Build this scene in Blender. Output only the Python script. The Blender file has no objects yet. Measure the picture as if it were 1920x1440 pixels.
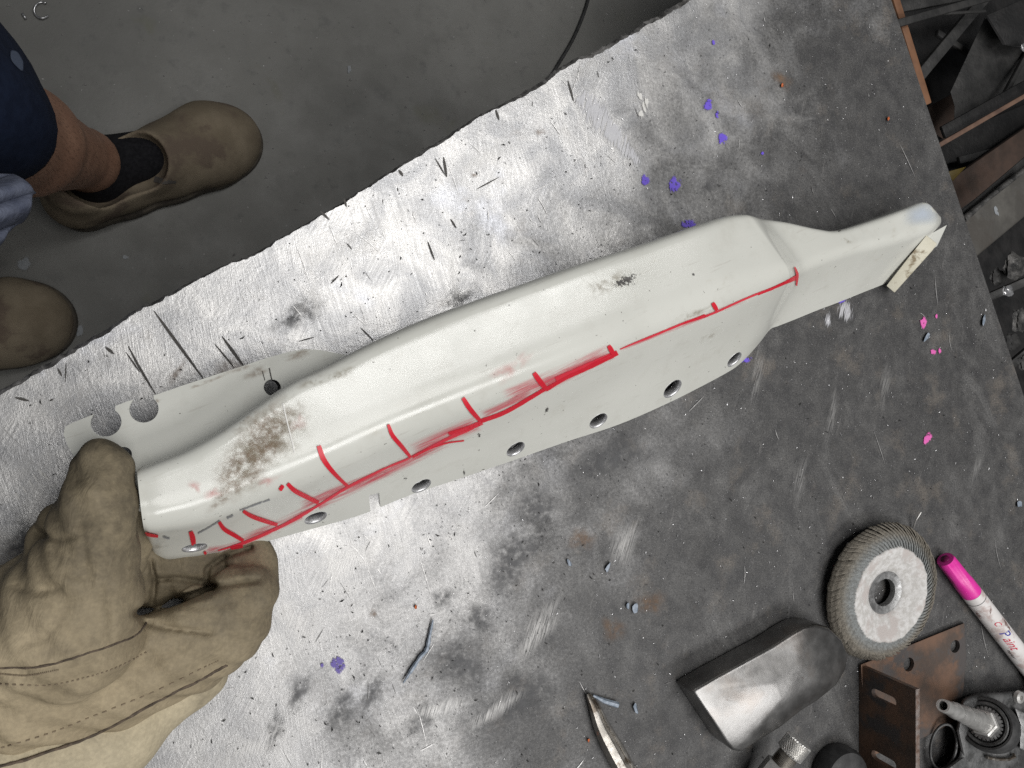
import bpy, bmesh, math, random
import numpy as np
from mathutils import Vector, Matrix
from mathutils.bvhtree import BVHTree
R = math.radians
random.seed(7); rng = np.random.default_rng(7)
S = bpy.context.scene
COL = S.collection

# ------------------------------------------------------------------ camera, light, exposure
F = 1443.0            # focal length in photo pixels (1920 wide)
TH = R(21.0)          # tilt of the phone away from straight down
H = 0.49              # height of the phone above the bench top (bench top is z = 0)
cam_d = bpy.data.cameras.new('camera'); cam = bpy.data.objects.new('camera', cam_d); COL.objects.link(cam)
cam_d.sensor_fit = 'HORIZONTAL'; cam_d.sensor_width = 36.0; cam_d.lens = F / 1920 * 36.0
cam_d.clip_start = 0.01; cam_d.clip_end = 100
cr = Vector((math.cos(TH), 0, math.sin(TH))); cu = Vector((0, 1, 0)); cf = Vector((math.sin(TH), 0, -math.cos(TH)))
cam.matrix_world = Matrix(((cr.x, cu.x, -cf.x, 0), (cr.y, cu.y, -cf.y, 0), (cr.z, cu.z, -cf.z, H), (0, 0, 0, 1)))
S.camera = cam
W = bpy.data.worlds.new('World'); S.world = W; W.use_nodes = True
W.node_tree.nodes['Background'].inputs[0].default_value = (0.90, 0.95, 1.0, 1)
W.node_tree.nodes['Background'].inputs[1].default_value = 0.055
def area(name, loc, target, size, power, col=(1, 1, 1)):
    d = bpy.data.lights.new(name, 'AREA'); d.shape = 'RECTANGLE'; d.size, d.size_y = size; d.energy = power; d.color = col
    o = bpy.data.objects.new(name, d); COL.objects.link(o); o.location = loc
    o.rotation_euler = (Vector(target) - Vector(loc)).to_track_quat('-Z', 'Y').to_euler()
    return o
area('ceiling_lamp', (0.52, -0.22, 2.1), (0.30, 0.0, 0), (1.4, 1.0), 22, (1.0, 0.985, 0.96))
area('workshop_lamp', (0.80, -1.20, 1.80), (0.3, 0, 0), (1.7, 0.40), 21, (1.0, 0.99, 0.975))
sheen_strip = area('sheen_light', (0.74, 0.76, 2.1), (0.74, 0.76, 0), (1.6, 0.28), 14, (1.0, 0.99, 0.975)); sheen_strip.rotation_euler = (0, 0, R(28))  # added unseen strip light; its reflection gives the bench its upper-left sheen
S.view_settings.view_transform = 'Standard'; S.view_settings.look = 'None'
S.view_settings.exposure = 0.04; S.view_settings.gamma = 1
S.cycles.use_denoising = False
S.cycles.max_bounces = 8; S.cycles.transparent_max_bounces = 32

# ------------------------------------------------------------------ helpers
def ray(u, v):
    return cr * ((u - 960) / F) + cu * ((720 - v) / F) + cf
def P(u, v, z=0.0):                     # where the sight line of a photo pixel meets the level z
    d = ray(u, v); t = (z - H) / d.z
    return Vector((d.x * t, d.y * t, z))
def pxs(p):                             # photo pixels per metre at a point
    return F / (Vector(p) - Vector((0, 0, H))).dot(cf)
def new_obj(name, me, mat=None, parent=None, smooth=True):
    o = bpy.data.objects.new(name, me); COL.objects.link(o)
    if mat is not None:
        me.materials.clear()
        for m in (mat if isinstance(mat, (list, tuple)) else [mat]): me.materials.append(m)
    if smooth:
        me.shade_smooth()
    if parent is not None:
        o.parent = parent; o.matrix_parent_inverse = Matrix.Translation(parent.location).inverted()
    return o
def mesh(name, vs, fs, mat=None, parent=None, smooth=True, uv=None):
    me = bpy.data.meshes.new(name); me.from_pydata([tuple(v) for v in vs], [], [tuple(f) for f in fs]); me.update()
    if uv is not None:
        l = me.uv_layers.new(name='UVMap'); idx = np.empty(len(me.loops), int); me.loops.foreach_get('vertex_index', idx)
        l.data.foreach_set('uv', np.asarray(uv, dtype=np.float32)[idx].ravel())
    return new_obj(name, me, mat, parent, smooth)
def bmobj(name, bm, mat=None, parent=None, smooth=False):
    me = bpy.data.meshes.new(name); bmesh.ops.recalc_face_normals(bm, faces=bm.faces[:]); bm.to_mesh(me); bm.free()
    return new_obj(name, me, mat, parent, smooth)
def autosmooth(o, deg=35):
    me = o.data; me.shade_smooth(); me.set_sharp_from_angle(angle=R(deg)); return o
def thing(name, label, cat, loc=(0, 0, 0), group=None):
    o = bpy.data.objects.new(name, None); COL.objects.link(o); o.location = loc; o.empty_display_size = 0.02
    return tag(o, label, cat, group)
def tag(o, label, cat, group=None):
    o['label'] = label; o['category'] = cat
    if group: o['group'] = group
    return o
def frame(origin, zdir, up=(0, 0, 1)):
    z = Vector(zdir).normalized(); x = Vector(up).cross(z)
    if x.length < 1e-4: x = Vector((1, 0, 0))
    x.normalize(); y = z.cross(x)
    return Matrix(((x.x, y.x, z.x, origin[0]), (x.y, y.y, z.y, origin[1]), (x.z, y.z, z.z, origin[2]), (0, 0, 0, 1)))
def lathe_bm(prof, n, M=Matrix(), closed=False, bm=None, rmod=None):
    bm = bm or bmesh.new(); rings = []
    for r, z in prof:
        rings.append([bm.verts.new(M @ Vector(((r if rmod is None else rmod(r, 2 * math.pi * k / n, z)) * math.cos(2 * math.pi * k / n),
                      (r if rmod is None else rmod(r, 2 * math.pi * k / n, z)) * math.sin(2 * math.pi * k / n), z))) for k in range(n)])
    for a, b in zip(rings, rings[1:] + ([rings[0]] if closed else [])):
        for k in range(n): bm.faces.new((a[k], a[(k + 1) % n], b[(k + 1) % n], b[k]))
    if not closed:
        for rg, (r, z) in ((rings[0], prof[0]), (rings[-1], prof[-1])):
            if r > 1e-6: bm.faces.new(rg)
    return bm
def prism_bm(bottom, top, bm=None, bevel=0, seg=2):
    own = bm is None; bm = bm or bmesh.new()
    a = [bm.verts.new(v) for v in bottom]; b = [bm.verts.new(v) for v in top]; n = len(a)
    fs = [bm.faces.new(a[::-1]), bm.faces.new(b)] + [bm.faces.new((a[i], a[(i + 1) % n], b[(i + 1) % n], b[i])) for i in range(n)]
    if bevel and own:
        bmesh.ops.recalc_face_normals(bm, faces=bm.faces[:])
        es = [e for e in bm.edges if len(e.link_faces) == 2 and e.calc_face_angle(0) > R(28)]
        bmesh.ops.bevel(bm, geom=es, offset=bevel, segments=seg, profile=0.5, affect='EDGES', clamp_overlap=True)
    return bm
def tube_bm(pts, r, n=8, bm=None, caps=True):
    bm = bm or bmesh.new(); pts = [Vector(p) for p in pts]; rings = []
    for i, p in enumerate(pts):
        d = (pts[min(i + 1, len(pts) - 1)] - pts[max(i - 1, 0)]).normalized()
        rr = r[i] if isinstance(r, (list, tuple)) else r
        M = frame(p, d, (0, 0, 1) if abs(d.z) < 0.95 else (1, 0, 0))
        rings.append([bm.verts.new(M @ Vector((rr * math.cos(2 * math.pi * k / n), rr * math.sin(2 * math.pi * k / n), 0))) for k in range(n)])
    for a, b in zip(rings, rings[1:]):
        for k in range(n): bm.faces.new((a[k], a[(k + 1) % n], b[(k + 1) % n], b[k]))
    if caps: bm.faces.new(rings[0]); bm.faces.new(rings[-1])
    return bm
def catmull(pts, n):
    pts = np.asarray(pts, float); m = len(pts)
    if m == 2: return np.array([pts[0] + (pts[1] - pts[0]) * t for t in np.linspace(0, 1, n)])
    ext = np.vstack([2 * pts[0] - pts[1], pts, 2 * pts[-1] - pts[-2]]); out = []
    for t in np.linspace(0, m - 1 - 1e-9, n):
        i = int(t); s = t - i; p0, p1, p2, p3 = ext[i:i + 4]
        out.append(0.5 * (2 * p1 + (p2 - p0) * s + (2 * p0 - 5 * p1 + 4 * p2 - p3) * s * s + (3 * p1 - p0 - 3 * p2 + p3) * s ** 3))
    return np.array(out)
def lin(a): return tuple(((x / 255) / 12.92 if x / 255 <= 0.04045 else ((x / 255 + 0.055) / 1.055) ** 2.4) for x in a)

# --- smooth-union distance fields meshed with surface nets (for glove, boots, legs)
def cone(p, a, b, ra, rb, flat=None):
    a = np.array(a); b = np.array(b); ba = b - a; L = ba @ ba + 1e-12
    t = np.clip(((p - a) @ ba) / L, 0, 1); q = p - a - t[..., None] * ba
    if flat: q = q * np.array([1, 1, flat])
    return np.sqrt((q * q).sum(-1)) - (ra + t * (rb - ra))
def smin(a, b, k):
    h = np.clip(0.5 + 0.5 * (b - a) / k, 0, 1); return b + (a - b) * h - k * h * (1 - h)
def smax(a, b, k): return -smin(-a, -b, k)
def nets(fn, lo, hi, h):
    lo = np.array(lo, float); n = np.ceil((np.array(hi) - lo) / h).astype(int) + 1
    ax = [lo[i] + h * np.arange(n[i]) for i in range(3)]
    V = np.empty(n, np.float32)
    for i in range(n[0]):
        g = np.stack(np.meshgrid(ax[0][i:i + 1], ax[1], ax[2], indexing='ij'), -1); V[i] = fn(g)[0]
    sg = V < 0; c = np.zeros(n - 1, int)
    offs = [(i, j, k) for i in (0, 1) for j in (0, 1) for k in (0, 1)]
    sl = lambda o: tuple(slice(o[d], o[d] + n[d] - 1) for d in range(3))
    for o in offs: c += sg[sl(o)]
    act = np.argwhere((c > 0) & (c < 8)); idx = -np.ones(n - 1, int); idx[tuple(act.T)] = np.arange(len(act))
    acc = np.zeros((len(act), 3)); cnt = np.zeros(len(act))
    for o in offs:
        for d in range(3):
            if o[d] == 0:
                e = list(o); e[d] = 1
                va = V[tuple((act + o).T)]; vb = V[tuple((act + e).T)]; m = (va < 0) != (vb < 0)
                t = np.where(m, va / (va - vb + 1e-20), 0); q = np.tile(np.array(o, float), (len(act), 1)); q[:, d] = t
                acc += q * m[:, None]; cnt += m
    vs = lo + h * (act + acc / cnt[:, None]); fs = []
    for d in range(3):
        e1, e2 = [(1, 2), (2, 0), (0, 1)][d]
        a = sg[tuple(slice(0, n[x] - 1) if x == d else slice(1, n[x] - 1) for x in range(3))]
        b = sg[tuple(slice(1, n[x]) if x == d else slice(1, n[x] - 1) for x in range(3))]
        for flip, m in ((0, a & ~b), (1, ~a & b)):
            w = np.argwhere(m)
            for x in range(3):
                if x != d: w[:, x] += 1
            u1 = np.zeros(3, int); u1[e1] = 1; u2 = np.zeros(3, int); u2[e2] = 1
            q = np.stack([idx[tuple((w - u1 - u2).T)], idx[tuple((w - u2).T)], idx[tuple(w.T)], idx[tuple((w - u1).T)]], 1)
            fs.append(q[:, ::-1] if flip else q)
    return vs, np.vstack(fs)
def chain(pts):                 # (u, v, z, r in px [,flat]) -> list of segment tuples in metres
    out = []
    for u, v, z, r in pts:
        p = P(u, v, z); out.append((np.array(p), r / pxs(p)))
    return out
def chain_sdf(p, ch, flat=None):
    d = None
    for (a, ra), (b, rb) in zip(ch, ch[1:]):
        c = cone(p, a, b, ra, rb, flat); d = c if d is None else np.minimum(d, c)
    return d

# ------------------------------------------------------------------ materials
class NT:
    def __init__(s, name):
        s.m = bpy.data.materials.new(name); s.m.use_nodes = True; s.t = s.m.node_tree; s.n = s.t.nodes; s.b = s.n['Principled BSDF']; s.out = s.n['Material Output']
        s.tc = s.n.new('ShaderNodeTexCoord')
    def link(s, a, b): s.t.links.new(a, b)
    def setv(s, sock, v):
        if hasattr(v, 'links') or isinstance(v, bpy.types.NodeSocket): s.link(v, sock)
        elif isinstance(v, (tuple, list)) and len(v) == 3 and sock.type == 'RGBA': sock.default_value = (*v, 1)
        else: sock.default_value = v
    def coord(s, scale=(1, 1, 1), rot=(0, 0, 0), which='Object'):
        m = s.n.new('ShaderNodeMapping'); s.link(s.tc.outputs[which], m.inputs[0])
        m.inputs['Scale'].default_value = scale
        if any(rot):                                # rotate first, then stretch
            r = s.n.new('ShaderNodeMapping'); s.link(s.tc.outputs[which], r.inputs[0]); r.inputs['Rotation'].default_value = rot; s.link(r.outputs[0], m.inputs[0])
        return m.outputs[0]
    def noise(s, scale, detail=4, rough=0.55, vec=None, dist=0.0):
        n = s.n.new('ShaderNodeTexNoise'); n.inputs['Scale'].default_value = scale; n.inputs['Detail'].default_value = detail
        n.inputs['Roughness'].default_value = rough; n.inputs['Distortion'].default_value = dist
        s.link(vec if vec is not None else s.tc.outputs['Object'], n.inputs['Vector']); return n.outputs['Fac']
    def voro(s, scale, feature='F1', vec=None, out='Distance', rnd=1.0):
        n = s.n.new('ShaderNodeTexVoronoi'); n.feature = feature; n.inputs['Scale'].default_value = scale; n.inputs['Randomness'].default_value = rnd
        s.link(vec if vec is not None else s.tc.outputs['Object'], n.inputs['Vector']); return n.outputs[out]
    def ramp(s, f, a, b, lo=0.0, hi=1.0):
        n = s.n.new('ShaderNodeMapRange'); n.interpolation_type = 'SMOOTHSTEP'; s.setv(n.inputs['Value'], f)
        n.inputs['From Min'].default_value = a; n.inputs['From Max'].default_value = b; n.inputs['To Min'].default_value = lo; n.inputs['To Max'].default_value = hi
        return n.outputs[0]
    def mix(s, f, a, b, mode='MIX'):
        n = s.n.new('ShaderNodeMix'); n.data_type = 'RGBA'; n.blend_type = mode; s.setv(n.inputs[0], f); s.setv(n.inputs[6], a); s.setv(n.inputs[7], b); return n.outputs[2]
    def math(s, op, a, b=0.0, c=None, clamp=False):
        n = s.n.new('ShaderNodeMath'); n.operation = op; n.use_clamp = clamp; s.setv(n.inputs[0], a); s.setv(n.inputs[1], b)
        if c is not None: s.setv(n.inputs[2], c)
        return n.outputs[0]
    def bump(s, hgt, strength, dist=0.001, normal=None):
        n = s.n.new('ShaderNodeBump'); n.inputs['Strength'].default_value = strength; n.inputs['Distance'].default_value = dist; s.link(hgt, n.inputs['Height'])
        if normal is not None: s.link(normal, n.inputs['Normal'])
        return n.outputs[0]
    def done(s, base=None, rough=None, metal=None, normal=None, coat=None, alpha=None, spec=None, sheen=None):
        for k, v in (('Base Color', base), ('Roughness', rough), ('Metallic', metal), ('Normal', normal), ('Coat Weight', coat), ('Alpha', alpha), ('Specular IOR Level', spec), ('Sheen Weight', sheen)):
            if v is not None: s.setv(s.b.inputs[k], v)
        return s.m
def simple(name, c1, c2=None, scale=60, rough=0.5, metal=0.0, bump=0.15, bscale=400, bdist=0.0006, lo=0.35, hi=0.65, c3=None, s3=15, coat=None, spec=None):
    t = NT(name); col = t.mix(t.ramp(t.noise(scale, 6, 0.6), lo, hi), c1, c2 or c1)
    if c3: col = t.mix(t.ramp(t.noise(s3, 5, 0.65), 0.5, 0.62), col, c3)
    nr = t.bump(t.noise(bscale, 5, 0.6), bump, bdist) if bump else None
    rg = t.ramp(t.noise(scale * 1.7, 4), 0.3, 0.7, max(rough - 0.08, 0.03), min(rough + 0.1, 1))
    return t.done(col, rg, metal, nr, coat, spec=spec)

def bench_mat():
    t = NT('worn_steel_plate')
    A = P(1400, 60); B = P(880, 1300); d = (B - A).normalized(); nv = Vector((d.y, -d.x, 0))
    if nv.x > 0: nv = -nv
    dot = t.n.new('ShaderNodeVectorMath'); dot.operation = 'DOT_PRODUCT'; t.link(t.tc.outputs['Object'], dot.inputs[0]); dot.inputs[1].default_value = nv
    dist = t.math('SUBTRACT', dot.outputs['Value'], A.dot(nv))                # metres towards the worn side
    big = t.noise(9, 3, 0.5); mid = t.noise(34, 6, 0.62, dist=0.6); fine = t.noise(420, 4, 0.7)
    w = t.math('ADD', dist, t.math('MULTIPLY', t.math('SUBTRACT', big, 0.5), 0.28))
    w = t.math('ADD', w, t.math('MULTIPLY', t.math('SUBTRACT', mid, 0.5), 0.24))
    w = t.math('ADD', w, t.math('MULTIPLY', t.math('SUBTRACT', fine, 0.5), 0.16))
    bare = t.ramp(w, -0.11, 0.12)
    # grinding marks in several directions
    g = []
    for k, (rot, sx, sy) in enumerate(((-20, 900, 22), (-9, 1400, 50), (26, 700, 26), (68, 800, 30))):
        g.append(t.noise(1.0, 3, 0.6, t.coord((sx, sy, 1), (0, 0, R(rot)))))
    sel = t.ramp(t.noise(22, 3), 0.42, 0.58); sel2 = t.ramp(t.noise(31, 3, vec=t.coord(rot=(0, 0, 1))), 0.45, 0.6)
    sc = t.mix(0.10, t.mix(sel2, t.mix(sel, g[0], g[1]), t.mix(sel, g[1], g[2])), g[3])
    gr = t.n.new('ShaderNodeRGBToBW'); t.link(sc, gr.inputs[0]); scr = gr.outputs[0]
    # bare steel colour
    cb = t.mix(t.ramp(t.noise(26, 5, 0.6, dist=1.0), 0.30, 0.70), (0.31, 0.313, 0.322), (0.56, 0.552, 0.54))
    cb = t.mix(t.ramp(t.noise(13, 4, 0.6), 0.56, 0.70), cb, (0.50, 0.51, 0.545))                          # bluish worn patches
    cb = t.mix(t.ramp(scr, 0.32, 0.62), t.mix(0.20, cb, (0.22, 0.22, 0.23)), cb)
    cb = t.mix(t.ramp(t.noise(700, 3, 0.7), 0.62, 0.72), cb, (0.16, 0.15, 0.15))                          # pits
    cb = t.mix(t.ramp(t.noise(60, 6, 0.75), 0.54, 0.74, 0, 0.5), cb, (0.26, 0.245, 0.23))
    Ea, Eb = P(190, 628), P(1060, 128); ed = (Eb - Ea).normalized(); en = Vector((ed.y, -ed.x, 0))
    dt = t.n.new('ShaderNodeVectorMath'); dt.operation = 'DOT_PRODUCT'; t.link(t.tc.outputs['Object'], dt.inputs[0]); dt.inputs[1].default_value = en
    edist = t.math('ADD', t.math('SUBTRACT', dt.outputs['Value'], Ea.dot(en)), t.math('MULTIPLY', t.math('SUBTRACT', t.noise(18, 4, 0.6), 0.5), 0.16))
    cb = t.mix(t.ramp(edist, 0.06, 0.27, 0.0, 0.72), cb, (0.21, 0.208, 0.208))  # steel cleaner by the edge; the colour also stands in for its sheen
    # scaled dark steel colour
    cd = t.mix(t.ramp(t.noise(70, 6, 0.7), 0.3, 0.7), (0.030, 0.0295, 0.031), (0.082, 0.080, 0.078))
    cd = t.mix(t.ramp(t.noise(24, 5, 0.65, vec=t.coord(rot=(0, 0, 2.0))), 0.54, 0.70, 0, 0.75), cd, (0.150, 0.130, 0.110))
    st = t.noise(1.0, 5, 0.65, t.coord((160, 30, 1), (0, 0, R(14))))
    cd = t.mix(t.ramp(st, 0.58, 0.78, 0, 0.35), cd, (0.30, 0.29, 0.28))
    cd = t.mix(t.ramp(t.noise(17, 6, 0.68, vec=t.coord((1, .55, 1), (0, 0, R(-25))), dist=1.2), 0.48, 0.74, 0, 0.6), cd, (0.19, 0.187, 0.182))
    cd = t.mix(t.ramp(t.noise(620, 2, 0.6), 0.66, 0.74, 0, 0.8), cd, (0.30, 0.30, 0.31))                 # glinting dust
    cd = t.mix(t.ramp(t.noise(300, 3, 0.6, vec=t.coord(rot=(0, 0, 1.0))), 0.62, 0.72, 0, 0.8), cd, (0.022, 0.022, 0.024))
    gn = t.noise(820, 3, 0.75); gn2 = t.noise(1500, 2, 0.7, vec=t.coord(rot=(0, 0, 0.7)))
    cd = t.mix(t.ramp(gn, 0.34, 0.60, 0.75, 0), cd, (0.020, 0.020, 0.021)); cd = t.mix(t.ramp(gn2, 0.56, 0.70, 0, 0.55), cd, (0.26, 0.255, 0.25))
    cb = t.mix(t.ramp(gn, 0.30, 0.52, 0.42, 0), cb, (0.20, 0.195, 0.19)); cb = t.mix(t.ramp(gn2, 0.56, 0.72, 0, 0.5), cb, (0.78, 0.77, 0.75))
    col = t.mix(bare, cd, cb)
    rough = t.mix(bare, t.ramp(mid, 0.3, 0.7, 0.50, 0.68), t.ramp(scr, 0.3, 0.7, 0.42, 0.31))
    bw = t.n.new('ShaderNodeRGBToBW'); t.link(rough, bw.inputs[0])
    hgt = t.math('ADD', t.math('MULTIPLY', scr, 0.35), t.math('ADD', t.math('MULTIPLY', fine, 0.5), t.math('MULTIPLY', mid, 1.2)))
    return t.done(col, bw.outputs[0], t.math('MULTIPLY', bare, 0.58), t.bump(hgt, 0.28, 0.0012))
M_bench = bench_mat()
M_benchside = simple('cut_steel_edge', (0.12, 0.115, 0.11), (0.36, 0.35, 0.34), 160, 0.6, 0.4, 0.6, 220, 0.002)
M_slag = simple('dark_slag', (0.045, 0.042, 0.04), (0.30, 0.29, 0.28), 240, 0.5, 0.6, 0.5, 300, 0.001)

def floor_mat():
    t = NT('workshop_concrete')
    c = t.mix(t.ramp(t.noise(3.5, 6, 0.6), 0.3, 0.7), (0.155, 0.154, 0.145), (0.235, 0.232, 0.218))
    c = t.mix(t.ramp(t.noise(14, 6, 0.65), 0.50, 0.76, 0, 0.45), c, (0.11, 0.109, 0.103))
    c = t.mix(t.ramp(t.noise(45, 4, 0.6), 0.56, 0.76, 0, 0.4), c, (0.10, 0.101, 0.10))
    c = t.mix(t.ramp(t.noise(8, 4, 0.6, vec=t.coord(rot=(0, 0, 1))), 0.62, 0.72, 0, 0.4), c, (0.16, 0.16, 0.11))
    c = t.mix(t.ramp(t.noise(190, 2, 0.5), 0.74, 0.79, 0, 0.8), c, (0.5, 0.5, 0.49))
    return t.done(c, t.ramp(t.noise(20, 4), 0.3, 0.7, 0.55, 0.8), 0.0, t.bump(t.noise(160, 5, 0.65), 0.25, 0.002))
M_floor = floor_mat()

def paint_mat():
    t = NT('cream_gloss_paint')
    c = t.mix(t.ramp(t.noise(12, 4), 0.35, 0.65), (0.575, 0.578, 0.535), (0.615, 0.618, 0.575))
    c = t.mix(t.ramp(t.noise(300, 3, 0.6), 0.70, 0.74, 0, 0.8), c, (0.10, 0.09, 0.08)); c = t.mix(t.ramp(t.noise(55, 6, 0.7, vec=t.coord(rot=(0, 0, 1.3))), 0.50, 0.75, 0, 0.18), c, (0.36, 0.34, 0.29))
    c = t.mix(t.ramp(t.noise(40, 6, 0.7), 0.60, 0.78, 0, 0.30), c, (0.36, 0.31, 0.22))
    c = t.mix(t.ramp(t.noise(1, 3, 0.6, t.coord((40, 500, 60), (0, 0, R(-22)))), 0.62, 0.74, 0, 0.30), c, (0.40, 0.38, 0.34))
    n = t.bump(t.noise(30, 3, 0.5), 0.04, 0.002); n = t.bump(t.noise(700, 2, 0.5), 0.03, 0.0003, n)
    return t.done(c, t.ramp(t.noise(25, 5, 0.65), 0.3, 0.7, 0.13, 0.24), 0.0, n)
M_paint = paint_mat()
M_bore = simple('bare_bore_steel', (0.55, 0.55, 0.56), (0.75, 0.75, 0.76), 300, 0.35, 0.7, 0.2, 500)
M_chip = simple('chipped_edge', (0.05, 0.045, 0.04), (0.12, 0.10, 0.08), 300, 0.7, 0.0, 0.2)

def decal_mat(name, c1, c2, alpha, edge=0.5, nscale=300, lo=0.35, hi=0.6, rough=0.45, stretch=None, bump=0.0, metal=0.0, streak=0.0, soft=False):
    """thin film lying on a surface: UV x runs along, y across (0..1), fades towards its rim"""
    t = NT(name)
    sep = t.n.new('ShaderNodeSeparateXYZ'); t.link(t.tc.outputs['UV'], sep.inputs[0])
    ac = t.math('ABSOLUTE', t.math('SUBTRACT', t.math('MULTIPLY', sep.outputs['Y'], 2.0), 1.0))
    al = t.math('ABSOLUTE', t.math('SUBTRACT', t.math('MULTIPLY', sep.outputs['X'], 2.0), 1.0))
    vec = t.coord(stretch[0], (0, 0, R(stretch[1]))) if stretch else None
    nz = t.noise(1.0 if stretch else nscale, 5, 0.65, vec)
    core = t.math('SUBTRACT', 1.0, t.ramp(t.math('MAXIMUM', ac, t.math('POWER', al, 3.0 if soft else 10.0)) if streak == 0 else ac, edge, 1.0))
    m = t.math('ADD', core, t.math('SUBTRACT', t.ramp(nz, lo, hi), 1.0))
    m = t.math('MULTIPLY', t.math('MULTIPLY', core, t.ramp(nz, lo, hi)) if soft else t.ramp(m, 0.0, 0.6), alpha)
    c = t.mix(t.noise(nscale * 0.6 if not stretch else 200, 3), c1, c2)
    nb = t.bump(nz, bump, 0.0005) if bump else None
    return t.done(c, rough, metal, nb, alpha=m)
RED = (0.56, 0.010, 0.024); RED2 = (0.68, 0.022, 0.045)
M_red = decal_mat('red_marker_ink', RED, RED2, 0.97, 0.72, 900, 0.10, 0.30, 0.40)
M_redthin = decal_mat('thin_red_marker_ink', RED2, (0.72, 0.05, 0.08), 0.90, 0.30, 260, 0.12, 0.48, 0.45)
M_smear = decal_mat('smeared_red_ink', (0.66, 0.08, 0.12), (0.70, 0.14, 0.17), 0.95, 0.0, 300, 0.30, 0.70, 0.4, stretch=((26, 420, 420), -23), soft=True)
M_pink = decal_mat('faint_red_rub', (0.66, 0.20, 0.20), (0.68, 0.28, 0.26), 0.55, 0.0, 90, 0.30, 0.70, soft=True)
M_grime = decal_mat('brown_grime', (0.17, 0.105, 0.065), (0.32, 0.225, 0.150), 0.58, 0.0, 330, 0.26, 0.74, 0.8, soft=True)
M_grimesoft = decal_mat('soft_grime', (0.20, 0.16, 0.10), (0.30, 0.25, 0.17), 0.50, 0.0, 180, 0.38, 0.72, 0.8, soft=True)
M_pencil = decal_mat('grey_pencil', (0.16, 0.165, 0.18), (0.24, 0.245, 0.26), 0.80, 0.3, 700, 0.25, 0.6)
M_scuff = decal_mat('dark_scuff', (0.03, 0.03, 0.032), (0.12, 0.11, 0.10), 0.85, 0.15, 600, 0.36, 0.58)
M_scratchw = decal_mat('white_scratch', (0.70, 0.69, 0.66), (0.78, 0.77, 0.74), 0.85, 0.3, 500, 0.2, 0.5)
M_purple = decal_mat('purple_paint', (0.100, 0.045, 0.55), (0.19, 0.12, 0.70), 0.95, 0.25, 360, 0.34, 0.54, 0.5)
M_purplesp = decal_mat('specked_purple_paint', (0.06, 0.03, 0.26), (0.09, 0.05, 0.36), 0.92, 0.5, 520, 0.42, 0.56, 0.4)
M_pinkp = decal_mat('pink_paint', (0.72, 0.10, 0.42), (0.78, 0.18, 0.50), 0.96, 0.3, 360, 0.30, 0.52, 0.5)
M_whitew = decal_mat('white_wash', (0.58, 0.58, 0.62), (0.70, 0.70, 0.72), 0.72, 0.15, 200, 0.30, 0.66, 0.5, stretch=((700, 60, 1), 15))
M_groove = decal_mat('dark_grinder_cut', (0.030, 0.027, 0.024), (0.075, 0.068, 0.060), 0.95, 0.55, 700, 0.15, 0.40, 0.6)
M_blotch = decal_mat('dark_blotch', (0.045, 0.046, 0.050), (0.12, 0.12, 0.125), 0.85, 0.0, 170, 0.28, 0.66, 0.6, soft=True)
M_brush = decal_mat('bright_brushed_streak', (0.58, 0.57, 0.56), (0.68, 0.67, 0.65), 0.42, 0.0, 300, 0.36, 0.62, 0.4, stretch=((900, 60, 1), 18), metal=0.5, soft=True)
M_rustspot = decal_mat('rust_spot', (0.16, 0.085, 0.045), (0.30, 0.19, 0.11), 0.6, 0.0, 160, 0.25, 0.7, 0.8, soft=True)
M_scrl = simple('light_scratch', (0.40, 0.395, 0.39), (0.58, 0.57, 0.56), 300, 0.35, 0.5, 0)
M_scrd = simple('dark_scratch', (0.09, 0.087, 0.085), (0.24, 0.235, 0.23), 300, 0.6, 0.1, 0)

def leather_mat(name='buff_leather', warm=1.0, pale=0.0):
    t = NT(name)
    ga, gb_ = P(60, 1330, .05), P(330, 960, .05); gd = (gb_ - ga); gl = gd.length; gd.normalize()
    gv = t.n.new('ShaderNodeVectorMath'); gv.operation = 'DOT_PRODUCT'; t.link(t.tc.outputs['Object'], gv.inputs[0]); gv.inputs[1].default_value = gd
    wear = t.math('DIVIDE', t.math('SUBTRACT', gv.outputs['Value'], ga.dot(gd)), gl)
    wear = t.ramp(t.math('ADD', wear, t.math('MULTIPLY', t.math('SUBTRACT', t.noise(28, 5, 0.65), 0.5), 0.9)), 0.15, 0.95)
    c = t.mix(t.ramp(t.noise(16, 5, 0.6), 0.32, 0.68), (0.290 + pale, 0.236 + pale, 0.152 + pale * 0.8), (0.405 + pale, 0.335 + pale, 0.222 + pale * 0.8))
    c = t.mix(wear, c, t.mix(t.ramp(t.noise(55, 6, 0.7), 0.35, 0.65), (0.120, 0.100, 0.068), (0.225, 0.186, 0.122)))
    c = t.mix(t.ramp(t.noise(38, 6, 0.7), 0.52, 0.74, 0, 0.40), c, (0.12, 0.10, 0.072))
    c = t.mix(t.ramp(t.noise(9, 3, 0.5, vec=t.coord(rot=(1, 0, 1))), 0.58, 0.75, 0, 0.5), c, (0.36, 0.30, 0.20))
    c = t.mix(t.ramp(t.noise(420, 3, 0.6), 0.30, 0.75), t.mix(0.22, c, (0.05, 0.04, 0.03)), c)
    wr = t.noise(1, 4, 0.6, t.coord((120, 45, 60), (0, 0, R(15))), 1.2)
    h = t.math('ADD', t.math('MULTIPLY', wr, 1.0), t.math('ADD', t.math('MULTIPLY', t.noise(520, 4, 0.65), 0.22), t.math('MULTIPLY', t.noise(48, 4, 0.6), 0.8)))
    return t.done(c, t.ramp(t.noise(30, 4), 0.3, 0.7, 0.68, 0.85), 0.0, t.bump(h, 0.32, 0.003), spec=0.3)
M_leather = leather_mat(); M_cuff = leather_mat('pale_buff_leather', pale=0.12)
M_thread = simple('brown_thread', (0.16, 0.125, 0.085), (0.24, 0.19, 0.13), 500, 0.9, 0, 0)
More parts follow.
